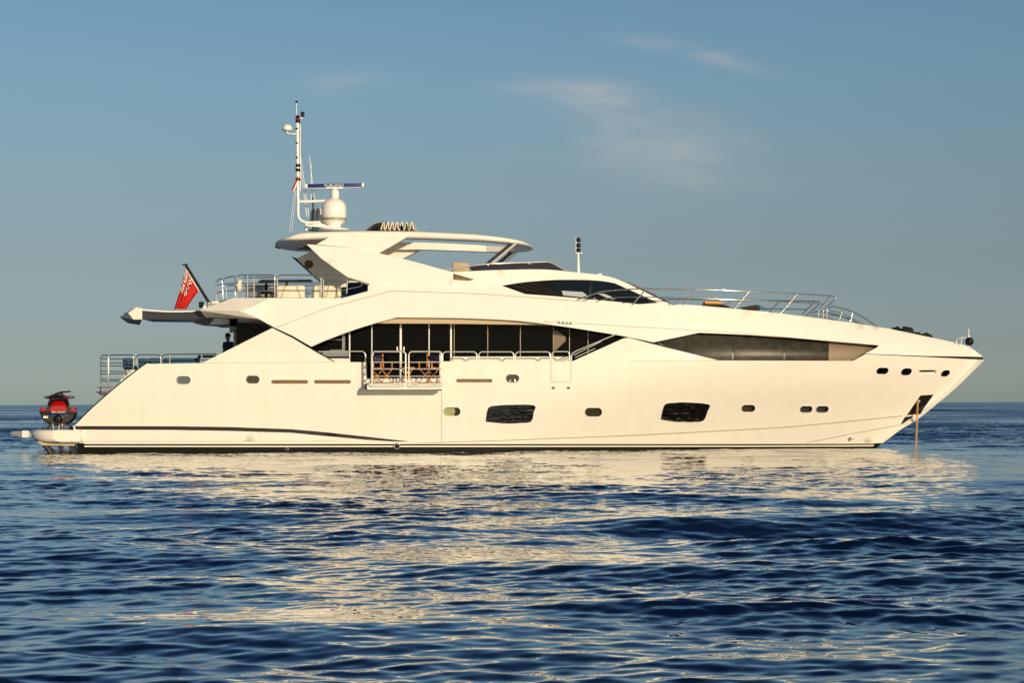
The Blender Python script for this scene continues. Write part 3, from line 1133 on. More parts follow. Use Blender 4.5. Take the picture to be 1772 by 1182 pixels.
# --- forward main-deck window
pts = [(1131, 588), (1209, 566), (1530, 590), (1530, 606), (1482, 632), (1230, 632)]
edges = [1131, 1190.6, 1268, 1357, 1433.4]
wf = lambda X, Z: hullY(X, Z) + .26
m2 = MB().panel([(1120, 585), (1209, 566), (1535, 590), (1525, 606), (1482, 634), (1230, 634)], wf, off=.04, th=.05, step=20)
ledge = m2.build('forward_bulwark_recess', M_TAUPE, Y)  # whole recess wall in one darkened brown
def clipx(poly, x0, x1):
    for sgn, xc in ((1, x0), (-1, x1)):
        o = []
        for i, p in enumerate(poly):
            q = poly[(i + 1) % len(poly)]
            ip, iq = sgn * (p[0] - xc) >= 0, sgn * (q[0] - xc) >= 0
            if ip:
                o.append(p)
            if ip != iq:
                t = (xc - p[0]) / (q[0] - p[0])
                o.append((xc, p[1] + (q[1] - p[1]) * t))
        poly = o
    return poly
for i in range(4):
    MB().panel(clipx(pts, edges[i] + .6, edges[i + 1] - .6), wf, th=.02, step=12).build('forward_window', M_GLASSD, Y)
m2 = MB()
for x in edges[1:]:
    m2.strip([(x, 566), (x, 632)], 1.5, wf, -.01)
m2.build('forward_window_mullion', M_BLACK, Y)

# --- wheelhouse
wtop = curve([(780, 469.5), (786, 470.8), (820, 469), (855, 467.4), (926, 466), (960, 467.4), (985, 470), (1028, 474.5), (1050, 478), (1068, 483), (1092, 493.5)], 3) + [(1125, 510), (1163, 527.5)]
wbot = [(1165, 545), (1077, 545), (997, 536), (907, 526), (868, 512), (800, 512), (772, 512), (772, 496.4)]
WW = [(867.8, 494.3)] + curve([(890, 490.6), (911.7, 487.7), (956.7, 484.4), (990, 484), (1022, 484.6), (1045, 486.6), (1063.4, 489.8)], 3) + [(1101, 506.5), (1139, 524.2), (1106, 526.5), (1064, 522), (1021, 517.7), (960, 512.6), (909, 509)]
VENT = [(784, 473.4), (792, 475.4), (821, 483.6), (812, 486), (784.4, 484.2)]
m2 = MB().panel(wtop + wbot, whY, [WW, VENT], th=.10, step=12)
m2.mirror()
wh_o = m2.build('wheelhouse', M_WHITE, Y)
m2 = MB().deck([P(x, y, whY) + Vector((0, .03, -.01)) for x, y in wtop if x > 800], .10, 12)
m2.build('wheelhouse_roof', M_WHITE, wh_o)
fw = [P(x, y, whY) + Vector((.0, .05, .03)) for x, y in ((1071, 485.3), (1092, 494.6), (1125, 511), (1158, 526.5))]
MB().deck(fw, .13, 12).build('windscreen', M_GLASSB, wh_o)
for a, b in ((860, 1020.6), (1023.6, 1142)):
    MB().panel(clipx([(p[0], p[1]) for p in WW], a, b), whY, off=.06, th=.02, step=10).build('wheelhouse_window', M_GLASSB, wh_o)
m2 = MB().strip([(1022, 482), (1022.5, 520)], 3.0, whY, .03)
m2.build('window_post', M_BLACK, wh_o)
m2 = MB()
m2.panel([(872, 494.5), (905, 489.5), (956, 485), (957, 500), (985, 517), (912, 510)], whY, off=.052, th=.005, step=16)
m2.build('blind', M_DARKI, wh_o)
m2 = MB()
for ln in ([(886, 493), (950, 511)], [(900, 490.4), (962, 510)], [(914, 488), (972, 510)]):
    m2.strip(ln, 1.2, whY, .045)
m2.build('blind_slat', M_DARKP, wh_o)
m2 = MB().panel([(972, 503), (1008, 505), (1018, 512), (1017, 515), (975, 511)], whY, off=.055, th=.004, step=12)
m2.panel([(1034, 508), (1046, 508), (1066, 517), (1060, 519)], whY, off=.055, th=.004, step=12)
m2.panel([(1027, 515), (1036, 517.5), (1027, 517.2)], whY, off=.055, th=.004, step=12)
m2.build('helm_seat', mat('pale helm upholstery', (.38, .42, .44), .6), wh_o)
MB().panel(VENT, whY, off=.06, th=.02, step=6).build('side_light_recess', M_VENT, wh_o)
m2 = MB().tube([P(x, y, whY) + Vector((0, .12, .0)) for x, y in curve([(1074, 485.6), (1092, 491.5), (1112, 500.5), (1135, 512), (1160, 525.5)], 3)], .035)
m2.build('windscreen_edge', M_BLACK, wh_o)
m2 = MB().strip([(1063, 487), (1101, 504), (1141, 522.6)], 1.3, whY, -.01)
m2.build('window_trim', M_WHITE, wh_o)

# --- flybridge fin, plate and hardtop
fin = [(530.5, 422.4), (575, 426), (611, 428.9), (656.6, 438.2), (690, 446), (721.6, 454), (768, 467), (780, 470), (772.4, 496.6), (720, 495), (658.6, 492.6), (637, 490.4), (600, 478.4), (556.7, 447.8)]
m2 = MB().panel(fin, finY, th=.45, step=13)
fin_o = m2.build('flybridge_fin', M_WHITE, Y)
MB().panel([(547.7, 422.6), (575, 407.6), (600, 405), (707.4, 408.6), (654.8, 438.2), (611, 428.6)], lambda X, Z: finY(X, Z) + .07, th=.3, step=13).build('hardtop_plate', M_WHITE, fin_o)
ffY = lambda X, Z: 6.15 - .10 * (Z - 6.6)
m2 = MB().panel([(513, 447), (519, 444.6), (541, 433), (575, 424), (640, 424), (735, 428), (680, 456), (734, 472.5), (777, 486), (780, 502), (700, 514), (600, 512), (566, 499)], ffY, th=.4, step=14)
ffin = m2.build('flybridge_fin', M_WHITE, Y)
m2 = MB().hull([P(x, y, yy_) for x, y, yy_ in ((504, 443.6, 6.2), (513.4, 446.6, 6.14), (567, 499.5, 6.2), (555, 490, 6.25), (504, 444, 6.5), (555, 490, 6.5))])
m2.build('fin_edge', mat('blue grey edge', (.06, .08, .13), .35), ffin)
c = P(534.5, 457.2, ffY)
m2 = MB().lathe([(.17, 0), (.17, .03), (.12, .04), (.05, .05)], c, 20, axis=(0, -1, 0))
m2.build('loudspeaker', M_VENT, ffin)
# step under the fin (thin strip painted as the shadow line below it)
MB().strip([(600, 479.6), (637, 491.6), (659, 493.6), (772, 497.6), (827, 499.6), (849, 495.4)], 1.1, finY, .02).build('fin_shadow_line', M_SEAM_SHADOW, fin_o)

HX = [(-9.2, 7.78, 7.72), (-8.35, 7.90, 7.76), (-7.7, 8.06, 7.78), (-6.6, 8.10, 7.82), (-5.62, 8.12, 7.83), (-3.49, 8.10, 7.82), (-1.33, 7.99, 7.74), (.38, 7.82, 7.65), (.95, 7.66, 7.62)]
def hz_(x, k):
    return float(np.interp(x, [a[0] for a in HX], [a[k] for a in HX]))
half = [(-8.95, 3.6), (-8.9, 2.7), (-8.65, 1.7), (-8.2, 1.1), (-7.5, .96), (-6, .95), (-4, .95), (-2, .97), (-.8, 1.05), (-.1, 1.3), (.45, 1.9), (.75, 2.7), (.86, 3.6)]
half = curve(half, 4)
outl = half + [(x, 2 * YC - y) for x, y in half[-2:0:-1]]
hole = [(-4.9, 1.5), (-1.0, 1.55), (-.2, 2.0), (.05, 2.8), (.05, 4.4), (-.2, 5.2), (-1.0, 5.65), (-4.9, 5.7)]
def hardtop():
    m_ = MB()
    C_ = np.mean(outl, 0)
    def inset(lp, d):
        o = []
        for i, p in enumerate(lp):
            a, b = np.array(lp[i - 1]), np.array(lp[(i + 1) % len(lp)])
            t = (b - a) / (np.linalg.norm(b - a) + 1e-9)
            n_ = np.array([-t[1], t[0]])
            if np.dot(n_, C_ - p) < 0:
                n_ = -n_
            o.append(tuple(np.array(p) + n_ * d))
        return o
    o1 = dense(outl, .5)
    rings = [(o1, .5), (inset(o1, .05), .14), (inset(o1, .16), 0.02)]
    zs = []
    tops, bots = [], []
    for lp, f_ in rings:
        tops.append([Vector((x, y, hz_(x, 1) + (hz_(x, 2) - hz_(x, 1)) * f_)) for x, y in lp])
        bots.append([Vector((x, y, hz_(x, 2) - (hz_(x, 2) - hz_(x, 1)) * f_ * .9)) for x, y in lp])
    m_.loft([bots[2], bots[1], tops[0], tops[1], tops[2]], caps=False)
    lp = rings[2][0]
    hl = dense(hole, .4)
    vs = [Vector(p) for p in lp + hl]
    ed = [(i, (i + 1) % len(lp)) for i in range(len(lp))] + [(len(lp) + i, len(lp) + (i + 1) % len(hl)) for i in range(len(hl))]
    b_ = np.array([tuple(v) for v in vs])
    for x in np.arange(-8.6, .8, .45):
        for y in np.arange(1.2, 6.1, .45):
            if inside(x, y, lp) and not inside(x, y, hl) and ((b_ - (x, y)) ** 2).sum(1).min() > .05:
                vs.append(Vector((x, y)))
    ov, of = cdt(vs, ed, lp, [hl])
    m_.add([Vector((v.x, v.y, hz_(v.x, 1))) for v in ov], [list(f) for f in of], True)
    m_.add([Vector((v.x, v.y, hz_(v.x, 2))) for v in ov], [list(f)[::-1] for f in of], True, 1)
    m_.loft([[Vector((x, y, hz_(x, 1))) for x, y in hl], [Vector((x, y, hz_(x, 2))) for x, y in hl]], caps=False, smooth=False)
    return m_
ht_o = hardtop().build('hardtop', [M_WHITE, M_WHITE], Y)
# dark block standing in for the hardtop's shaded aft underside
m2 = MB().hull([P(495, 413, 2.6), P(524, 413, 2.0), P(537, 432, 4.2), P(481, 430.5, 5.4), P(474.5, 427.4, 5.2), P(484.5, 420, 4.6), P(560, 413, 2.0), P(560, 431, 5.0), P(500, 431, 5.6)])
m2.build('hardtop_aft_shade', M_STEELD, ht_o)
m2 = MB()
for x in (512, 566, 620, 675, 735, 780, 823, 865):
    for yy_ in (1.25, 5.9):
        c = P(x, 414, yy_)
        m2.lathe([(.035, 0), (.035, .015)], Vector((c.x, yy_, hz_(c.x, 2) - .014)), 10)
m2.build('downlight', M_CHROME, ht_o)
# folded sunroof canvas, running across the roof
xp = [658, 664.5, 667, 673.5, 676, 682, 684.5, 690.5, 693, 699, 701.5, 706.5, 709.5, 713, 716.5]
prof = []
for i, x in enumerate(xp):
    prof.append((x, 383.8 if i % 2 else 397.2))
prof = curve([(634, 396.8), (642, 389), (650, 384.8), (659, 383.4), (664, 383.8)], 3)[:-1] + curve([(665, 383.6), (661, 389), (655, 397)], 2)
zig = []
pk = [663.5, 671, 679, 687, 695.5, 703.5, 713]
for i, x in enumerate(pk):
    zig += [(x - 5.2, 397.2), (x - 2.0, 387.5), (x - .2, 384), (x + 1.8, 384.4), (x + 2.2, 388)]
zig += [(716, 397)]
m2 = MB()
ya, yb = 1.7, 5.5
def sheet(pr2, th, mi):
    a = [P(x, y, ya) for x, y in pr2]
    n_ = []
    for i in range(len(a)):
        t = (a[min(i + 1, len(a) - 1)] - a[max(i - 1, 0)]).normalized()
        n_.append(Vector((-t.z, 0, t.x)) * th)
    ring = a + [v - q for v, q in zip(a, n_)][::-1]
    m2.loft([ring, [v + Vector((0, yb - ya, 0)) for v in ring]], smooth=False, mi=mi)
sheet(curve(zig, 3), .035, 0)
sheet(curve([(631, 397), (640, 390), (650, 384.6), (660, 383), (668, 383)], 3), .04, 1)
m2.build('folded_sunroof', [M_CREAM, M_GREY], ht_o)
# forward struts
for yy_ in (1.7, 5.5):
    a = Vector((P(895, 419, 1.7).x, yy_, P(895, 419, 1.7).z))
    b = Vector((P(842, 458.5, 1.7).x, yy_, P(842, 458.5, 1.7).z - .1))
    m2 = MB().tube([a, b], .055)
    m2.tube([a + Vector((-.16, .04, 0)), b + Vector((-.16, .04, 0))], .055, mi=1)
    m2.build('hardtop_strut', [M_CHROME, M_STEELD], ht_o)

# --- flybridge windscreen
rl = curve([(769, 467.6), (800, 462.6), (823, 458.8), (850, 456.4), (884, 455), (925, 453.6), (945, 453), (954, 454.6), (966, 461), (979.6, 469)], 4)
ys = lambda X, Z: 1.35 + .9 * sstep(-1.0, 2.2, X) + 1.2 * sstep(1.2, 2.4, X)
rlp = [P(x, y, ys) for x, y in rl]
m2 = MB().tube(rlp, .028).mirror()
ws_o = m2.build('windscreen_rail', M_CHROME, Y)
m2 = MB()
lo = [Vector((v.x + .1, v.y - .1, P(x, 471, 1.6).z)) for v, (x, y) in zip(rlp, rl)]
k0 = 6
m2.loft([rlp[k0:], lo[k0:]], closed=False)
m2.mirror()
m2.loft([[rlp[-2], rlp[-1]], [mir(rlp[-2]), mir(rlp[-1])]], closed=False)
m2.build('fly_windscreen', M_SMOKE, ws_o)
m2 = MB()
for a, b in (((843, 457), (853, 467.6)), ((912, 453.8), (936, 466))):
    m2.tube([P(a[0], a[1], ys), P(b[0], b[1], ys)], .022)
m2.build('windscreen_post', M_CHROME, ws_o)
m2 = MB().box(P(797.5, 464.5, 3.0), (.62, .6, .42), Matrix.Rotation(.06, 3, 'Y'), bev=.05)
m2.build('fly_helm_seat', M_BEIGE, Y)
m2 = MB().hull([P(x, y, yy_) for x, y in ((934, 470), (941, 461), (947, 459), (957, 470)) for yy_ in (3.0, 3.9)])
m2.build('fly_console', M_BEIGE, Y)

# --- mast, radar, domes
ym = 2.9
m2 = MB().tube(PP(curve([(514.8, 211), (515, 260), (515.4, 310), (515.8, 355), (516, 371), (519, 379.5), (528, 384.4), (540, 384.8), (556, 384.2)], 5), ym), .055, 10)
m2.tube(PP([(530, 385), (530, 399)], ym), .055)
m2.tube(PP([(515, 348.7), (540, 348.2), (566, 347.4)], ym), .06, 10)
m2.tube(PP([(519.5, 214), (519.4, 330)], ym + .1), .02)
mast = m2.build('mast', M_PLAIN, Y)
m2 = MB()
for y in (222, 247, 272, 292):
    m2.box(P(513.5, y, ym - .06), (.09, .06, .05))
for y in (286, 294, 310):
    m2.lathe([(.09, -.05), (.09, .05)], P(515.6, y, ym), 12)
m2.build('mast_clamp', M_DARKP, mast)
m2 = MB().lathe([(.075, 0), (.085, .02), (.085, .22), (.05, .28)], P(515.3, 212, ym), 14)
m2.lathe([(.088, .1), (.088, .17)], P(515.3, 212, ym), 14, mi=1)
m2.box(P(523.7, 197.4, ym), (.13, .12, .19), bev=.02)
m2.tube(PP([(516, 203.5), (523.7, 203.5), (523.7, 201)], ym), .02, mi=2)
m2.build('navigation_light', [M_DARKP, M_RED, M_PLAIN], mast)
m2 = MB().tube(PP([(513.4, 204), (513, 177)], ym), .012)
m2.lathe([(.01, 0), (.06, .06), (.03, .08), (.02, .1)], P(513, 178, ym), 12, mi=1)
m2.build('wind_sensor', [M_PLAIN, M_DARKP], mast)
m2 = MB().tube(PP([(514, 231.6), (505, 231), (497.4, 230.6), (497.2, 226)], ym), .028)
m2.lathe([(.02, -.02), (.17, .0), (.195, .06), (.19, .12), (.14, .2), (.06, .235), (0, .24)], P(497.2, 225.6, ym), 20)
m2.build('gps_dome', M_PLAIN, mast)
m2 = MB()
for a, b in (((535, 268), (550.5, 396)), ((538.4, 282), (538.2, 348)), ((519, 262), (536, 383)), ((520, 290), (531, 375))):
    m2.tube([P(*a, ym + .5), P(*b, ym + .5)], .010, 6, r2=.017)
m2.build('whip_antenna', M_PLAIN, mast)
m2 = MB().tube([P(541.7, 341, ym + .2), P(541.7, 398, ym + .2)], .03, 6)
m2.tube([P(549, 360, ym + .2), P(550.5, 398, ym + .2)], .018, 6)
m2.build('antenna_base', M_DARKP, mast)
m2 = MB().tube([P(511, 318, ym), P(501, 401, 2.0)], .008, 6)
m2.tube([P(512, 330, ym), P(505, 401, 2.2)], .008, 6)
m2.build('halyard', M_PLAIN, mast)
dz = lambda y: P(578, y, ym).z
c = P(578, 398, ym)
def dome(x, ybase, sc, yd, nm):
    c_ = P(x, ybase, yd)
    pf = [(.60, 0), (.60, .05), (.28, .10), (.255, .16), (.27, .2), (.44, .33), (.475, .36), (.48, .80), (.465, .95), (.40, 1.08), (.28, 1.18), (.14, 1.225), (0, 1.24)]
    m_ = MB().lathe([(r * sc, z * sc) for r, z in pf], c_, 32)
    m_.lathe([(.484 * sc, .36 * sc), (.486 * sc, .375 * sc), (.486 * sc, .45 * sc), (.484 * sc, .465 * sc)], c_, 32, mi=1)
    return m_.build(nm, [M_PLAIN, mat('grey band', (.30, .28, .22), .5)], Y)
dome(578, 398.5, .985, ym, 'satellite_dome')
dome(552, 399, .72, 5.0, 'satellite_dome')
m2 = MB().hull([P(x, y, yy_) for x, y in ((531, 389), (531, 391), (556, 386), (575, 394), (556, 393)) for yy_ in (ym - .3, ym + .3)])
m2.build('mast_shelf', M_PLAIN, mast)
m2 = MB().lathe([(.13, 0), (.135, .06), (.15, .10), (.16, .2), (.165, .3), (.13, .38), (.06, .42), (.06, .5)], P(579.5, 346, ym), 18)
m2.box(P(579, 325, ym), (.66, .16, .07), bev=.02)
rad_o = m2.build('radar', M_PLAIN, Y)
ra, rb = P(528.5, 322, ym), P(630, 320.3, ym)
cc = (ra + rb) / 2
rw = (rb - ra).length
rt = Matrix.Rotation(-math.atan2(rb.z - ra.z, rb.x - ra.x), 3, 'Y')
m2 = MB().box(cc, (rw - .14, .14, .15), rt, mi=0, bev=.02)
for sg in (-1, 1):
    m2.box(cc + rt @ Vector((sg * (rw / 2 - .045), 0, 0)), (.09, .16, .165), rt, mi=1, bev=.025)
m2.box(cc + Vector((0, 0, -.082)), (rw - .2, .12, .02), rt, mi=1)
bar = m2.build('radar_array', [M_RADAR, M_PLAIN], rad_o)
def text(name, s, size, loc, rot, m, parent, ext=.004, sx=1.0, local=False):
    cu_ = bpy.data.curves.new(name, 'FONT')
    cu_.body = s
    cu_.size = size
    cu_.extrude = ext
    cu_.align_x = 'CENTER'
    cu_.align_y = 'CENTER'
    t = bpy.data.objects.new(name, cu_)
    COL.objects.link(t)
    dg = bpy.context.evaluated_depsgraph_get()
    me = bpy.data.meshes.new_from_object(t.evaluated_get(dg))
    bpy.data.objects.remove(t)
    me.transform(Matrix.Diagonal((sx, 1, 1, 1)))
    me.transform(rot.to_4x4())
    r = parent
    while r.parent is not None:
        r = r.parent
    me.transform(Matrix.Translation(Vector(loc) - (Vector() if local else Vector(r.location))))
    me.materials.clear()
    me.materials.append(m)
    o = bpy.data.objects.new(name, me)
    COL.objects.link(o)
    o.parent = parent
    return o
text('lettering', 'FURUNO', .125, cc + Vector((-.02, -.078, .002)), rt @ Matrix.Rotation(rad(90), 3, 'X'), M_PLAIN, bar, .004, 1.45)

# forward mast
m2 = MB().tube(PP([(1001, 476), (1000.4, 437)], 2.6), .065, 10, r2=.035)
m2.tube(PP([(996.8, 437.4), (996.8, 411)], 2.6), .025)
m2.box(P(1002, 437.5, 2.6), (.26, .1, .025))
fm = m2.build('forward_mast', M_PLAIN, Y)
m2 = MB()
for y in (415, 424.5, 433):
    m2.lathe([(.05, 0), (.085, .015), (.085, .14), (.05, .155)], P(1000.8, y + 3.5, 2.6), 12)
m2.build('mast_light', M_DARKP, fm)
m2 = MB().box(P(1037, 475.5, 2.4), (.18, .3, .08), bev=.02)
m2.build('roof_fitting', M_PLAIN, wh_o)

# --- railings
def railing(name, hoops, bars, Yv, r=.024, mirr=False, posts=()):
    m_ = MB()
    for h in hoops:
        m_.tube(PP(h, Yv), r)
    for b in bars:
        m_.tube(PP(b, Yv), r * .75, 6)
    for b in posts:
        m_.tube(PP(b, Yv), r)
    if mirr:
        m_.mirror()
    return m_.build(name, M_CHROMED if name in ('aft_deck_railing', 'flybridge_railing') else M_CHROME, Y)
# side deck bulwark hoops
YS = .12
railing('side_deck_railing', [[(548, 609), (570, 608.2)] + hoop(560, 632.5, 608.2, 608.4, 632, 7)[7:], hoop(766, 825, 609, 628, 628, 6), hoop(828.5, 889, 609, 628, 628, 6), hoop(892, 952, 609, 628, 628, 6), hoop(955, 985.5, 608.6, 628, 628, 5),
                              [(988.8, 628), (988.8, 616), (990.5, 611.5), (996, 608), (1068, 577.6)]], [[(992, 615), (1040, 591)], [(995, 619), (1030, 603)]], YS)
# aft main deck railing
YA = 1.6
railing('aft_deck_railing', [hoop(189, 231, 614.4, 646, 640, 5), hoop(236, 278, 614, 630, 630, 6), [(280, 630), (280, 619), (282, 615), (287, 613.6), (330, 613), (374, 612.6)], [(174, 668), (174, 618), (178, 615), (186, 614.6), (187.3, 619), (187.3, 668)]],
        [[(189, y), (189 + (231 - 189), y)] if y < 640 else [(189, y), (231 - (y - 640) * 1.25, y)] for y in (621.5, 628.5, 633.5, 643, 647, 657, 660)] + [[(174, y - .5), (187.3, y)] for y in (621, 629, 634, 642.6, 647.4, 656.6, 660.4)] + [[(347, 623), (372, 623)], [(277, 622), (232, 622)]],
        YA, posts=[[(294, 630), (294, 613.4)]])
# balcony on its folded-out panel
ya_ = -.85
m2 = MB().hull([P(634, 667.4, .1), P(766.5, 667.4, .1), P(634, 673.8, .1), P(764, 673.8, .1)] + [P(635.5, 666.6, ya_), P(767.5, 666.6, ya_), P(635.5, 674.2, ya_), P(764, 674.0, ya_)])
balc = m2.build('balcony', M_WHITE, Y)
m2 = MB()
for x0, x1 in ((643.5, 702), (707.4, 764.5)):
    m2.tube(PP(hoop(x0, x1, 608.6, 666, 666, 6), ya_ + .04), .030)
    for y in (627, 638.8, 651.2):
        m2.tube(PP([(x0, y), (x1, y)], ya_ + .04), .022, 6)
for yy_ in (ya_ + .12, -.35, -.02):
    m2.tube([P(643.5, 611, ya_) * 1.0 + Vector((-.02, yy_ - ya_, 0)), P(643.5, 667, ya_) + Vector((-.02, yy_ - ya_, 0))], .026)
for y in (627, 638.8, 651.2):
    a = P(643.5, y, ya_)
    m2.tube([a + Vector((-.02, .12, 0)), a + Vector((-.02, .85, 0))], .02, 6)
for yy_ in (ya_ + .12, -.1):
    a = P(761, 611, ya_)
    m2.tube([Vector((a.x, yy_, a.z)), Vector((a.x, yy_, P(761, 666, ya_).z))], .026)
a = P(761, 612, ya_)
m2.tube([Vector((a.x, ya_ + .12, a.z)), Vector((a.x, -.1, a.z))], .026)
m2.build('balcony_railing', M_CHROME, balc)
m2 = MB()
for x0, x1 in ((639.5, 702), (706, 769)):
    m2.tube(PP([(x0 + 1, 664.6), (x1 - 3, 664.6), (x1, 665.2), (x1 - 2, 667.6), (x1 - 8, 668.6), (x0 + 6, 668.6), (x0 + 1, 667.5), (x0, 665.6)], ya_ - .06), .030, closed=True)
m2.build('balcony_bumper_rail', M_PLAIN, balc)
m2 = MB().hull([P(632.2, 664, .0), P(637, 664, ya_), P(632.2, 675, .0), P(637, 675, ya_), P(636, 668, -.2)])
m2.box(P(761.5, 674.6, -.5), (.12, .4, .07))
m2.build('balcony_hinge', M_STEELD, balc)
# flybridge aft railing
YF = .75
railing('flybridge_railing', [[(374, 521), (374, 489), (376.5, 485), (383, 481.6), (384.6, 486), (385.4, 519)], [(386, 519), (386, 486), (390, 481), (400, 478.6), (404, 477.6), (407, 480), (407, 515.5)],
                              hoop(410, 475.5, 476, 515.5, 515.5, 6), hoop(480, 555.5, 476, 515.5, 515.5, 7), [(559.6, 515.5), (559.6, 484), (561.5, 479), (566, 477), (592, 477.4), (638, 493.4)]],
        [[(374, y + 3), (386, y), (407, y - 1), (475, y - 1), (556, y - 1)] for y in (491, 504)] + [[(560, 490), (598, 489.6), (604, 486)], [(560, 503.6), (590, 503), (624, 495.5), (628, 490)]],
        YF, posts=[[(428.5, 476), (428.5, 515)], [(439.5, 479), (439.5, 515)], [(420, 480.5), (439, 480.4), (478, 480)], [(391, 497), (392, 516)], [(393, 494), (407, 493)], [(601, 484), (600, 508)]], mirr=False)
m2 = MB()
for b in ([(410, 476), (500, 476), (600, 477)], [(410, 491), (600, 491)], [(410, 504), (600, 504)]):
    m2.tube([v + Vector((0, 0, 0)) for v in [mir(P(x, y, YF)) for x, y in b]], .02, 6)
for x in (410, 440, 470, 500, 530, 560, 590):
    m2.tube([mir(P(x, 476, YF)), mir(P(x, 515, YF))], .02, 6)
m2.build('flybridge_railing', M_CHROMED, Y)
# foredeck railing
YB = lambda X, Z: bandY(X, 4.9) + .12
tr_ = curve([(998, 519.5), (1018, 511.5), (1044, 504.3), (1080, 500.9), (1120, 500), (1204, 501), (1256, 502.4), (1294, 504.6), (1380, 508.4), (1430, 511.6), (1441, 512.6), (1445.4, 515), (1443, 519.5), (1426, 536), (1424.4, 540), (1424, 553)], 4)
mr_ = curve([(1030, 522.6), (1046, 517.6), (1068, 514.8), (1100, 514), (1150, 514.6), (1213, 516.5), (1251.6, 518), (1340, 521.6), (1424, 526)], 4)
m2 = MB()
m2.tube(PP(tr_, YB), .024).tube(PP(mr_, YB), .018, 6)
for a, b in (((1118.6, 499.8), (1091.8, 530)), ((1204.6, 501), (1182, 528.5)), ((1296, 504.8), (1270, 536)), ((1380.5, 508.4), (1349, 544.5)), ((1437, 513), (1417, 536))):
    m2.tube(PP([a, b], YB), .024)
m2.tube(PP([(1417, 536), (1415.6, 551)], YB), .024)
m2.mirror()
m2.build('foredeck_railing', M_CHROMED, Y)
m2 = MB()
m2.tube(PP(curve([(1430.6, 553), (1431, 541), (1433.4, 534), (1441, 530.8), (1458, 534), (1476, 540), (1498, 551.8), (1519, 566.4)], 4), YB), .026)
m2.tube(PP(curve([(1431.4, 545.4), (1456, 547.4), (1476, 552.6), (1494, 561)], 4), YB), .02, 6)
m2.tube(PP(curve([(1434, 537), (1455, 542), (1472, 549), (1486, 558)], 4), YB), .018, 6)
for a, b in (((1457, 541), (1452, 553.5)), ((1475.6, 540), (1471.6, 557))):
    m2.tube(PP([a, b], YB), .02, 6)
m2.mirror()
m2.build('bow_railing', M_CHROMED, Y)
m2 = MB()
for yy_ in (3.2, 4.0):
    m2.tube(PP(curve([(1654, 595), (1656, 588), (1661, 584.6), (1672, 584.2)], 4), yy_), .02, 6)
m2.tube(PP([(1663, 597), (1663.4, 588), (1665, 585)], 3.2), .02, 6)
m2.tube(PP([(1676, 600), (1676.4, 569)], 3.6), .018, 6)
m2.build('bow_staff', M_CHROME, Y)
# ensign staff
m2 = MB().tube([P(361.5, 523.5, 3.2), P(321.4, 458.6, 3.2)], .055, 10)
m2.box(P(320, 457.8, 3.2), (.2, .08, .05))
m2.tube([P(362, 524, 3.2), P(358.4, 518, 3.2)], .03, mi=1)
m2.build('ensign_staff', [M_DARKP, M_CHROME], Y)
m2 = MB().box(P(348.5, 527.5, 3.0), (.17, .2, .22), bev=.02)
m2.build('stern_light', M_DARKP, Y)
m2 = MB().hull([P(x, y, yy_) for x, y in ((352, 527.5), (366, 522), (374, 521.4), (388, 519.6), (410, 516), (410, 530), (350, 538)) for yy_ in (2.4, 4.8)])
m2.build('overhang_step', M_PLAIN, Y)
m2 = MB().ball(P(345, 617.6, 2.2), .07)
m2.tube(PP([(345, 618), (345, 630)], 2.2), .02)
m2.build('deck_shower', M_DARKP, Y)
# ================================================================== THINGS ABOARD
V_ = Vector
# --- jet ski on its cradle, seen from behind
jb = P(101, 745, 1.0)
J = thing('jet_ski', (jb.x, 1.0, jb.z), 'red and black jet ski on a cradle on the swim platform', 'jet ski')
def ring(y, pts, z0=0):
    return [Vector((x, y, z)) for x, z in pts] + [Vector((-x, y, z)) for x, z in pts[::-1]]
m2 = MB()
secs = []
for y, w, b, t in ((0, .50, .32, .66), (.1, .54, .28, .68), (1.2, .55, .24, .68), (2.0, .50, .26, .72), (2.6, .36, .36, .78), (3.05, .12, .56, .86)):
    secs.append(ring(y, [(.04, b - .10), (w * .66, b - .01), (w * .92, b + .12), (w * 1.02, b + .24), (w * 1.1, t - .08), (w * 1.1, t - .03), (w * .95, t)]))
m2.loft(secs)
m2.build('hull', M_DARKP, J, local=True)
m2 = MB()
secs = []
for y, w, t in ((.02, .58, .86), (.3, .58, .90), (1.1, .56, .86), (1.9, .52, .92), (2.5, .40, .95), (3.0, .12, .92)):
    secs.append(ring(y, [(w, .70), (w * 1.0, .74), (w * .92, .81), (w * .74, .83), (w * .62, .74), (w * .2, .74)]))
m2.loft(secs)
m2.loft([ring(y, [(w, .74), (w * .97, .9), (w * .8, h), (w * .4, h + .06)]) for y, w, h in ((1.5, .33, 1.1), (1.8, .36, 1.24), (2.1, .34, 1.26), (2.5, .26, 1.12), (2.9, .1, .95))])
m2.build('deck', M_RED, J, local=True)
m2 = MB()
m2.loft([ring(y, [(w, .70), (w * .98, h - .1), (w * .8, h), (w * .3, h + .02)]) for y, w, h in ((-.02, .285, .88), (.06, .28, 1.0), (.16, .235, 1.06), (.3, .2, 1.06))])
m2.build('rear_panel', M_RED, J, local=True)
m2 = MB()
m2.loft([ring(y, [(w, .74), (w, h - .1), (w * .82, h), (w * .3, h + .02)]) for y, w, h in ((.22, .32, .98), (.3, .33, 1.12), (.5, .31, 1.17), (.9, .25, 1.14), (1.3, .24, 1.2), (1.6, .2, 1.24))])
m2.tube([Vector((-.3, .02, .78)), Vector((-.31, .1, .98)), Vector((-.26, .2, 1.12)), Vector((0, .24, 1.16)), Vector((.26, .2, 1.12)), Vector((.31, .1, .98)), Vector((.3, .02, .78))], .045)
m2.build('seat', M_DARKP, J, local=True)
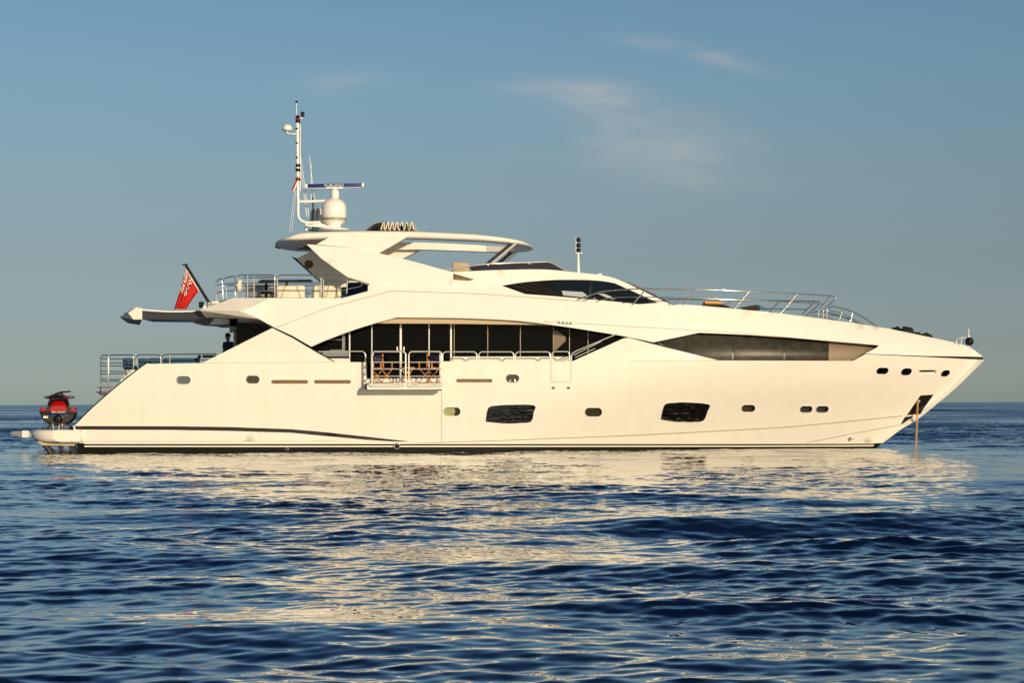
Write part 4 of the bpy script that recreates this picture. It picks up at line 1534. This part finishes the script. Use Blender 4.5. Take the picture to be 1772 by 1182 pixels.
for sx_ in (-1, 1):
    MB().hull([Vector((sx_ * x, y, z)) for x, y, z in ((.36, 0, .71), (.63, .02, .69), (.63, .02, .73), (.36, .4, .76), (.58, .6, .84), (.62, .6, .70), (.36, .6, .70))]).build('footwell_fender', M_RED, J, local=True)
    m2 = MB().ball((sx_ * .36, 1.95, 1.22), (.16, .07, .06), 14)
    m2.ball((sx_ * .37, 1.895, 1.22), (.12, .03, .04), 12, mi=1)
    m2.build('mirror', [M_DARKP, M_PORTB], J, local=True)
m2 = MB()
m2.tube([Vector((-.2, 1.6, 1.28)), Vector((-.1, 1.65, 1.36)), Vector((.1, 1.62, 1.42)), Vector((.22, 1.55, 1.42)), Vector((.38, 1.5, 1.44))], .03)
m2.tube([Vector((-.34, 1.55, 1.24)), Vector((-.2, 1.6, 1.30)), Vector((0, 1.7, 1.38))], .035)
m2.box((0, 1.75, 1.32), (.26, .3, .16), bev=.05)
m2.build('handlebar', M_DARKP, J, local=True)
m2 = MB().box((0, -.045, .66), (1.22, .12, .085), bev=.025)
m2.box((0, -.02, .60), (.58, .1, .05), bev=.02)
m2.build('bumper', M_DARKP, J, local=True)
for sx_ in (-1, 1):
    MB().hull([V_((sx_ * x, y, z)) for x, y, z in ((.30, -.03, .72), (.42, -.03, .72), (.34, .0, .90), (.29, .0, .90), (.31, .4, .9), (.43, .4, .74))]).build('boarding_grip', M_DARKP, J, local=True)
MB().box((0, -.035, .548), (.66, .06, .035), bev=.012).build('reboarding_step', M_BSTRIP, J, local=True)
MB().box((.13, -.02, .475), (.05, .05, .05), bev=.012).build('reflector', M_YELLOW, J, local=True)
m2 = MB().box((-.41, -.01, .49), (.15, .03, .075))
m2.box((-.37, -.018, .505), (.07, .03, .04), mi=1)
m2.build('sticker', [M_PLAIN, M_YELLOW], J, local=True)
m2 = MB().lathe([(.14, 0), (.15, .1), (.1, .18), (.09, .19)], (0, .02, .42), 16, axis=(0, -1, 0))
m2.build('jet_nozzle', M_DARKP, J, local=True)
text('lettering', 'SEA-DOO', .085, (0, -.112, .665), Matrix.Rotation(rad(90), 3, 'X'), M_PLAIN, J, .004, 1.2, True)
J.rotation_euler = (0, 0, rad(13))
J.scale = (1.09, 1.0, 1.0)
CR = thing('jet_ski_cradle', (jb.x, 1.0, jb.z), 'small dark steel cradle with lashing straps under the jet ski', 'cradle')
m2 = MB()
for y in (.15, 2.0):
    m2.box((0, y, .02), (1.15, .12, .04))
    for s_ in (-1, 1):
        m2.tube([Vector((s_ * .50, y, .03)), Vector((s_ * .18, y, .27))], .03)
m2.build('frame', M_BLACK, CR, local=True)
m2 = MB()
m2.tube([Vector((-.22, .1, .32)), Vector((-.17, .05, .02))], .035).tube([Vector((.06, .1, .32)), Vector((0, .05, .02))], .035)
m2.box((-.08, .12, .26), (.3, .1, .05))
m2.build('chock', M_ANCH, CR, local=True)
m2 = MB().box((.1, .2, .14), (.16, .3, .28), bev=.02)
m2.build('keel_block', M_BLACK, CR, local=True)
m2 = MB()
for a, b in (((-.58, -.02, .02), (-.5, 0, .42)), ((-.47, 0, .42), (-.44, -.1, .2)), ((.34, 0, .3), (.56, -.1, .02)), ((.5, 0, .3), (.56, -.05, .02)), ((-.24, 0, .3), (-.52, -.1, .0))):
    m2.tube([Vector(a), Vector(b)], .012, 5)
m2.build('lashing_strap', M_STEELD, CR, local=True)
CR.rotation_euler = (0, 0, rad(13))

# --- ensign: hoist along the raked staff, hanging in folds
def flag_mesh(name, A, B, C, Dp, nu, nv, colour, mats, label, cat, fold, yb):
    m_ = MB()
    pts = []
    for i in range(nu + 1):
        for j in range(nv + 1):
            u, v = i / nu, j / nv
            top_ = (A[0] + (C[0] - A[0]) * u, A[1] + (C[1] - A[1]) * (u ** .9))
            bo_ = (B[0] + (Dp[0] - B[0]) * u ** .85, B[1] + (Dp[1] - B[1]) * u)
            px = top_[0] + (bo_[0] - top_[0]) * v
            py = top_[1] + (bo_[1] - top_[1]) * v
            yf = yb + fold * u ** .6 * (math.sin(v * 9.5 + u * 1.5) * .8 + .4 * math.sin(v * 21 + 2))
            q = P(px, py, yb)
            pts.append(Vector((q.x, yf, q.z)))
    for i in range(nu):
        for j in range(nv):
            a = i * (nv + 1) + j
            m_.add([pts[a], pts[a + 1], pts[a + nv + 2], pts[a + nv + 1]], [[0, 1, 2, 3]], True, colour((i + .5) / nu, (j + .5) / nv))
    o = m_.build(name, mats)
    bm = bmesh.new()
    bm.from_mesh(o.data)
    bmesh.ops.remove_doubles(bm, verts=bm.verts, dist=.0005)
    bm.to_mesh(o.data)
    bm.free()
    md = o.modifiers.new('cloth', 'SOLIDIFY')
    md.thickness = .006
    return tag(o, label, cat)
def ens(u, v):
    if u < .03:
        return 1
    if u < .54 and v < .52:
        x, y = (u - .03) / .51 * 2 - 1, v / .52 * 2 - 1
        if abs(x) < .11 or abs(y) < .2:
            return 0
        if abs(x) < .19 or abs(y) < .33:
            return 1
        d_ = min(abs(x - y), abs(x + y))
        if d_ < .13:
            return 0
        if d_ < .33:
            return 1
        return 2
    return 0
flag_mesh('ensign', (321.8, 463.4), (345, 503.4), (300.5, 534.5), (323.5, 534.8), 70, 44, ens, [M_FRED, M_FWHITE, M_FBLUE],
          'red ensign with a union canton hanging limp from the raked stern staff', 'flag', .10, 3.2)
flag_mesh('courtesy_flag', (516.4, 303), (515.6, 318), (504.5, 327), (508, 333), 20, 12, lambda u, v: 0 if v < .5 else 1, [M_FRED, M_FWHITE],
          'small limp red and white flag on the mast halyard', 'flag', .05, 2.75)

# --- person standing in the shade of the aft deck
def skin(name, chain, radii, mat_, parent, root=0, lev=1):
    me = bpy.data.meshes.new(name)
    vs, es = chain
    me.from_pydata([tuple(v) for v in vs], es, [])
    o = bpy.data.objects.new(name, me)
    COL.objects.link(o)
    md = o.modifiers.new('s', 'SKIN')
    me.skin_vertices[0].data[root].use_root = True
    for d_, r in zip(me.skin_vertices[0].data, radii):
        d_.radius = r if isinstance(r, tuple) else (r, r)
        d_.use_root = False
    me.skin_vertices[0].data[root].use_root = True
    sb = o.modifiers.new('u', 'SUBSURF')
    sb.levels = sb.render_levels = lev
    dg = bpy.context.evaluated_depsgraph_get()
    m3 = bpy.data.meshes.new_from_object(o.evaluated_get(dg))
    bpy.data.objects.remove(o)
    m3.polygons.foreach_set('use_smooth', [True] * len(m3.polygons))
    m3.materials.clear()
    m3.materials.append(mat_)
    o = bpy.data.objects.new(name, m3)
    COL.objects.link(o)
    o.parent = parent
    return o
pp = P(395, 600, 3.5)
PE = thing('person', (pp.x, 3.5, fz - .01), 'person in a dark blue shirt standing in the shaded aft deck doorway', 'person')
vs = [V_((0, 0, .96)), V_((0, 0, 1.15)), V_((0, -.01, 1.36)), V_((.0, -.01, 1.47)), V_((.01, -.03, 1.52)), V_((.01, -.05, 1.62)), V_((.01, -.05, 1.71)),
      V_((.18, 0, 1.41)), V_((.25, .02, 1.14)), V_((.24, -.08, .90)), V_((.24, -.10, .83)),
      V_((-.18, 0, 1.41)), V_((-.25, .02, 1.14)), V_((-.24, -.08, .90)), V_((-.24, -.10, .83)),
      V_((.10, 0, .88)), V_((.11, -.01, .50)), V_((.11, .03, .09)), V_((.12, -.14, .04)),
      V_((-.10, 0, .88)), V_((-.11, -.01, .50)), V_((-.11, .03, .09)), V_((-.12, -.14, .04))]
es = [(0, 1), (1, 2), (2, 3), (3, 4), (4, 5), (5, 6), (2, 7), (7, 8), (8, 9), (9, 10), (2, 11), (11, 12), (12, 13), (13, 14), (0, 15), (15, 16), (16, 17), (17, 18), (0, 19), (19, 20), (20, 21), (21, 22)]
rd = [(.16, .11), (.15, .10), (.17, .11), .075, .065, (.088, .105), (.082, .098), .06, .045, .034, (.038, .018), .06, .045, .034, (.038, .018), .085, .062, .042, .035, .085, .062, .042, .035]
k = len(vs)
for s_, w in ((1, 10), (-1, 14)):
    for f_, (dx, dy, ln) in enumerate(((-.03, -.03, .055), (-.012, -.035, .085), (.0, -.02, .09), (.012, -.005, .085), (.02, .012, .07))):
        b_ = vs[w]
        vs += [b_ + V_((s_ * dy * .4, dx, -.035)), b_ + V_((s_ * dy * .4 - s_ * .01, dx - .01, -.035 - ln))]
        es += [(w, len(vs) - 2), (len(vs) - 2, len(vs) - 1)]
        rd += [.010, .008]
body = skin('body', (vs, es), rd, M_SKIN, PE)
skin('shirt', ([V_((0, 0, .92)), V_((0, 0, 1.15)), V_((0, -.01, 1.36)), V_((0, -.01, 1.45)), V_((.19, 0, 1.40)), V_((.25, .015, 1.18)), V_((-.19, 0, 1.40)), V_((-.25, .015, 1.18))],
              [(0, 1), (1, 2), (2, 3), (2, 4), (4, 5), (2, 6), (6, 7)]), [(.18, .13), (.17, .12), (.185, .125), .075, .08, .062, .08, .062], M_SHIRT, PE)
skin('trousers', ([V_((0, 0, .98)), V_((0, 0, .9)), V_((.10, 0, .84)), V_((.112, -.01, .50)), V_((.112, .03, .11)), V_((-.10, 0, .84)), V_((-.112, -.01, .50)), V_((-.112, .03, .11))],
                  [(0, 1), (1, 2), (2, 3), (3, 4), (1, 5), (5, 6), (6, 7)]), [(.175, .125), (.175, .125), .1, .078, .06, .1, .078, .06], M_TROUS, PE)
m2 = MB().ball((.01, -.03, 1.70), (.098, .12, .105), 16)
m2.build('hair', M_HAIR, PE, local=True)
m2 = MB().ball((.01, -.152, 1.645), (.013, .02, .022), 8)
for s_ in (-1, 1):
    m2.ball((.01 + s_ * .033, -.138, 1.675), (.012, .008, .007), 8, mi=1)
    m2.ball((.01 + s_ * .083, -.045, 1.66), (.012, .025, .034), 8)
m2.box((.01, -.138, 1.605), (.045, .012, .008), mi=2)
m2.build('face', [M_SKIN, M_HAIR, M_RED], PE, local=True)
PE.rotation_euler = (0, 0, rad(-35))

# --- folding chairs and table on the balcony
def chair(loc, rz, label, sc=1.12):
    t = thing('folding_chair', loc, label, 'chair', 'folding chairs on the balcony', rz)
    t.scale = (sc, sc, sc * 1.02)
    for y in (-.2, .2):
        m_ = MB()
        for s_ in (-1, 1):
            m_.hull([V_((s_ * .25 + a, y + b + s_ * .012, z)) for a in (-.018, .018) for b in (-.012, .012) for z in (.03,)] +
                    [V_((-s_ * .25 + a, y + b + s_ * .012, .46)) for a in (-.018, .018) for b in (-.012, .012)])
        m_.build('crossed_leg', M_TEAK, t, local=True)
    m_ = MB()
    for s_ in (-1, 1):
        m_.box((s_ * .26, 0, .018), (.04, .50, .032))
    m_.build('foot_rail', M_TEAKD, t, local=True)
    m_ = MB()
    for s_ in (-1, 1):
        m_.box((s_ * .26, 0, .47), (.035, .46, .04))
        for y in (-.19, .19):
            m_.box((s_ * .265, y, .57), (.03, .035, .18))
    m_.build('seat_frame', M_TEAK, t, local=True)
    MB().box((0, 0, .482), (.50, .40, .012)).build('seat', M_NAVY, t, local=True)
    for s_ in (-1, 1):
        MB().box((s_ * .27, 0, .668), (.05, .48, .028), bev=.006).build('armrest', M_TEAK, t, local=True)
        MB().box((s_ * .262, .205, .80), (.032, .026, .27)).build('back_post', M_TEAK, t, local=True)
    m_ = MB()
    m_.box((0, .222, .80), (.53, .012, .17))
    m_.build('backrest', M_NAVY, t, local=True)
    return t
cz = P(700, 663.4, -.4).z
a = P(661, 663, -.38)
chair((a.x, -.36, cz), rad(52), 'folding wooden chair at the stern end of the balcony, navy backrest turned away')
a = P(743, 663, -.36)
chair((a.x, -.34, cz), rad(-38), 'folding wooden chair at the bow end of the balcony, navy backrest showing')
a = P(704.5, 663, -.35)
T = thing('folding_table', (a.x, -.33, cz), 'small folding wooden table between the two balcony chairs', 'table')
MB().box((0, 0, .555), (.44, .42, .035), bev=.008).build('table_top', M_TEAK, T, local=True)
m2 = MB()
for y in (-.16, .16):
    for s_ in (-1, 1):
        m2.hull([V_((s_ * .18 + a_, y + b_ + s_ * .014, .0)) for a_ in (-.02, .02) for b_ in (-.013, .013)] + [V_((-s_ * .15 + a_, y + b_ + s_ * .014, .54)) for a_ in (-.02, .02) for b_ in (-.013, .013)])
m2.build('crossed_leg', M_TEAK, T, local=True)
T.rotation_euler = (0, 0, rad(24))

# --- aft deck furniture
dz_ = fz
def sofa(nm, x0, x1, ytop, y, dep, label, cat, grp=None):
    a, b = P(x0, ytop, y), P(x1, ytop, y)
    w = b.x - a.x
    t = thing(nm, ((a.x + b.x) / 2, y + dep / 2, dz_), label, cat, grp)
    h = a.z - dz_
    MB().box((0, dep * .1, .2), (w, dep * .8, .36), bev=.03).build('base', M_PLAIN, t, local=True)
    MB().box((0, 0, .46), (w * .98, dep * .8, .16), bev=.05).build('seat_cushion', M_BLUE, t, local=True)
    MB().box((0, -dep * .38, .42 + (h - .42) / 2), (w, .2, h - .42), bev=.06).build('back_cushion', M_BLUE, t, local=True)
    return t
sofa('deck_armchair', 212, 231, 619.6, 2.4, .8, 'blue deck chair nearest the stern rail on a white base', 'chair', 'blue seats on the aft deck')
sofa('deck_armchair', 239, 253.5, 620, 2.6, .8, 'narrow blue deck chair, the middle of three behind the aft railing', 'chair', 'blue seats on the aft deck')
sofa('deck_armchair', 255, 277, 619.6, 2.6, .8, 'blue deck chair beside the long blue sofa', 'chair', 'blue seats on the aft deck')
sofa('deck_sofa', 281, 343, 619.6, 2.5, .9, 'long low blue sofa back along the aft deck bulwark', 'sofa')
m2 = MB().box(P(365, 617, 2.2), (.6, .35, .09), bev=.03)
m2.box(P(366, 622, 2.2) + V_((0, 0, -.25)), (.08, .08, .55))
tag(m2.build('deck_speaker', M_DARKP), 'low black bar-shaped fitting behind the aft bulwark corner', 'speaker')

# --- upper deck furniture
uz = P(500, 515.5, .75).z - .03
def cover(x0, x1, y, label, dep=.8, top=493.5):
    a, b = P(x0, top, y), P(x1, top, y)
    w, h = b.x - a.x, a.z - uz
    t = thing('deck_chair', ((a.x + b.x) / 2, y + dep / 2, uz), label, 'chair', 'cream covered chairs on the upper deck')
    m_ = MB().box((0, -dep * .4, h * .5), (w, .10, h * .96), bev=.035)
    m_.build('backrest', M_CREAM, t, local=True)
    MB().box((0, 0, h * .42), (w * .95, dep * .7, .12), bev=.04).build('seat', M_CREAM, t, local=True)
    m_ = MB()
    for s_ in (-1, 1):
        m_.tube([V_((s_ * w * .20, -dep * .4 - .06, h * .98)), V_((s_ * w * .38, -dep * .4 - .06, .02))], .022)
        m_.tube([V_((s_ * w * .38, dep * .4, h * .4)), V_((s_ * w * .42, dep * .4, .02))], .02)
    m_.build('strap', M_BEIGE, t, local=True)
    return t
cover(480, 527, 1.6, 'wide cream covered chair, the one nearest the stern on the upper deck')
cover(539.5, 556.5, 1.7, 'narrow cream covered chair between two wider ones on the upper deck')
cover(560, 589.5, 1.7, 'cream covered chair nearest the fin on the upper deck')
a, b = P(425, 495, 2.4), P(474, 495, 2.4)
t = thing('bar_unit', ((a.x + b.x) / 2, 2.8, uz), 'grey bar cabinet behind the upper deck rail', 'cabinet')
MB().box((0, 0, (a.z - uz) / 2), (b.x - a.x, .8, a.z - uz), bev=.02).build('cabinet', M_GREY, t, local=True)
MB().box((0, 0, a.z - uz + .02), (b.x - a.x + .1, .9, .035), bev=.01).build('counter_top', M_STEELD, t, local=True)
for x0, x1, y0, lab in ((449, 472, 488.5, 'round dark table in front of the grey bar cabinet'), (452, 540, 486.2, 'long dark dining table behind the cream covered chairs')):
    a, b = P(x0, y0, 3.4 if x1 > 500 else 1.6), P(x1, y0, 3.4 if x1 > 500 else 1.6)
    t = thing('deck_table', ((a.x + b.x) / 2, a.y, uz), lab, 'table')
    MB().box((0, 0, a.z - uz), ((b.x - a.x), .7, .06), bev=.02).build('table_top', M_STEELD, t, local=True)
    m_ = MB().lathe([(.18, 0), (.18, .03), (.05, .05), (.05, a.z - uz - .03)], n=14)
    m_.lathe([(.2, (a.z - uz) * .35), (.24, (a.z - uz) * .4), (.2, (a.z - uz) * .48)], n=14)
    m_.build('pedestal', M_DARKP, t, local=True)
for i, (x0, x1, y0, y, lab) in enumerate(((590, 602, 496.5, 2.2, 'small blue pouf tucked beside the fin on the upper deck'), (601, 636, 488.5, 3.0, 'deep blue sofa under the fin on the upper deck'))):
    a, b = P(x0, y0, y), P(x1, y0, y)
    t = thing('deck_sofa' if i else 'pouf', ((a.x + b.x) / 2, y + .3, uz), lab, 'sofa' if i else 'pouf')
    w, h = b.x - a.x, a.z - uz
    MB().box((0, -.2, h * .5), (w, .22, h), bev=.06).build('backrest', M_DBLUE if i else M_BLUE, t, local=True)
    MB().box((0, .15, h * .3), (w, .6, h * .55), bev=.05).build('seat', M_DBLUE if i else M_BLUE, t, local=True)
# horseshoe lifebuoy on the rail
c = P(414, 494, .78)
t = thing('lifebuoy', c, 'cream horseshoe lifebuoy strapped to the upper deck rail', 'lifebuoy')
m2 = MB()
arc = [V_((.02 + .02 * math.cos(a_), .16 * math.sin(a_) * .9, .16 * math.cos(a_) + .0)) for a_ in np.linspace(.6, 5.7, 16)]
arc = [V_((v.x, v.y - .05, v.z * 1.15)) for v in arc]
m2.tube(arc, .075, 10)
m2.build('ring', M_CREAM, t, local=True)
MB().box((.02, -.05, .0), (.2, .42, .05), bev=.02).build('strap', M_PLAIN, t, local=True)

# --- foredeck loungers, covers, anchor ball
def lounger(x0, x1, y0, y1, yv, m_c, label):
    a, b = P(x0, y0, yv), P(x1, y1, yv)
    t = thing('sun_lounger', ((a.x + b.x) / 2, yv, min(a.z, b.z) - .25), label, 'lounger', 'loungers on the foredeck')
    w = b.x - a.x
    z0_ = a.z - t.location.z
    z1_ = b.z - t.location.z
    m_ = MB().hull([V_((x, y, z)) for y in (-.4, .4) for x, z in ((-w / 2, z0_), (-w / 2, z0_ - .09), (w / 2, z0_ - .02), (w / 2, z0_ - .11))])
    m_.build('cushion', m_c[0], t, local=True)
    m_ = MB().hull([V_((x, y, z)) for y in (-.42, .42) for x, z in ((-w * .75, z0_ - .17), (-w * .5, z0_ - .08), (w * .5, z0_ - .1), (w * 1.1, z0_ - .26), (-w * .5, z0_ - .3))])
    m_.build('frame', m_c[1], t, local=True)
    for x in (-w * .45, w * .45):
        for y in (-.35, .35):
            MB().tube([V_((x, y, z0_ - .12)), V_((x, y, -.35))], .025).build('leg', M_DARKP, t, local=True)
    return t
lounger(1218, 1248, 522.6, 525, 2.0, (M_ORANGE, M_DARKP), 'dark sun lounger with an orange cushion on the foredeck')
a, b = P(1280, 531.5, 2.4), P(1330, 537.5, 2.4)
t = thing('sun_lounger', ((a.x + b.x) / 2, 2.4, b.z - .2), 'sun lounger with a raised dark back and blue cushion on the foredeck', 'lounger', 'loungers on the foredeck')
o_ = V_(t.location)
m2 = MB().hull([P(x, y, yv) - o_ for yv in (2.0, 2.9) for x, y in ((1281, 532), (1296, 530), (1309, 527), (1314, 529), (1316, 537), (1290, 540))])
m2.build('backrest', M_DARKP, t, local=True)
m2 = MB().hull([P(x, y, yv) - o_ for yv in (2.0, 2.9) for x, y in ((1311, 527.2), (1317, 528.5), (1331, 538), (1322, 539.4), (1314, 531))])
m2.build('cushion', mat('bright blue canvas', (.02, .14, .26), .7), t, local=True)
m2 = MB().hull([P(x, y, yv) - o_ for yv in (2.0, 2.9) for x, y in ((1285, 538), (1330, 539), (1330, 544), (1285, 544))])
m2.build('frame', M_PLAIN, t, local=True)
rng = random.Random(2)
def lump(x0, x1, y0, y1, yv, label):
    c_ = P((x0 + x1) / 2, y1, yv)
    a_, b_ = P(x0, y1, yv), P(x1, y0, yv)
    w, h = b_.x - a_.x, b_.z - a_.z
    t = thing('windlass_cover', c_, label, 'cover', 'black covers on the bow')
    bm = bmesh.new()
    bmesh.ops.create_icosphere(bm, subdivisions=3, radius=1)
    ph = [rng.uniform(0, 6) for _ in range(6)]
    for v in bm.verts:
        n_ = v.co.normalized()
        k_ = 1 + .14 * math.sin(n_.x * 5 + ph[0]) * math.cos(n_.y * 4 + ph[1]) + .10 * math.sin(n_.z * 7 + n_.x * 6 + ph[2])
        z_ = max(n_.z, -.25)
        v.co = V_((n_.x * w * .52 * k_, n_.y * w * .6 * k_, z_ * h * k_ * .98))
    MB().bm(bm, True).build('canvas', M_CANVASD, t, local=True)
    m_ = MB()
    m_.tube([V_((w * .53 * math.cos(a_), w * .6 * math.sin(a_), -.02)) for a_ in np.linspace(0, 6.283, 20)[:-1]], .015, 6, closed=True)
    m_.build('draw_cord', M_DARKP, t, local=True)
lump(1543, 1559, 565.2, 572, 3.6, 'low black canvas cover behind the tall one on the bow')
lump(1556, 1581, 564.5, 577, 3.1, 'largest black canvas cover with a rounded hump on the bow')
lump(1580, 1594, 574.6, 581, 3.6, 'smallest black canvas cover between the two bigger ones on the bow')
lump(1592, 1612, 576.0, 584.5, 3.3, 'low black canvas cover nearest the tip of the bow')
c = P(1677.5, 591, 3.6)
t = thing('anchor_ball', c, 'black anchor ball hanging on a staff at the bow tip', 'day shape')
MB().ball((0, 0, 0), .16, 20).build('ball', M_DARKP, t, local=True)
MB().tube([V_((0, 0, .14)), V_((0, 0, .24))], .012, 6).build('hanging_eye', M_CHROME, t, local=True)

# --- anchor chain down to the water
ca, cb = P(1588, 697, lambda X, Z: hullY(X, Z) - .06), P(1586.5, 790, 3.0)
cb.y = ca.y + .05
cb.z = -.35
n = 46
m2 = MB()
for i in range(n):
    c_ = ca.lerp(cb, (i + .5) / n)
    hl_ = (ca - cb).length / n * .72
    lnk = []
    for j in range(10):
        a_ = 2 * math.pi * j / 10
        e = V_((math.cos(a_) * .028, 0, math.sin(a_) * hl_))
        if i % 2:
            e = V_((e.z * 0, e.x, e.z))
        lnk.append(c_ + e)
    m2.tube(lnk, .012, 6, closed=True)
tag(m2.build('anchor_chain', M_CHAIN), 'rusty yellow anchor chain hanging from the bow pocket into the sea', 'chain')
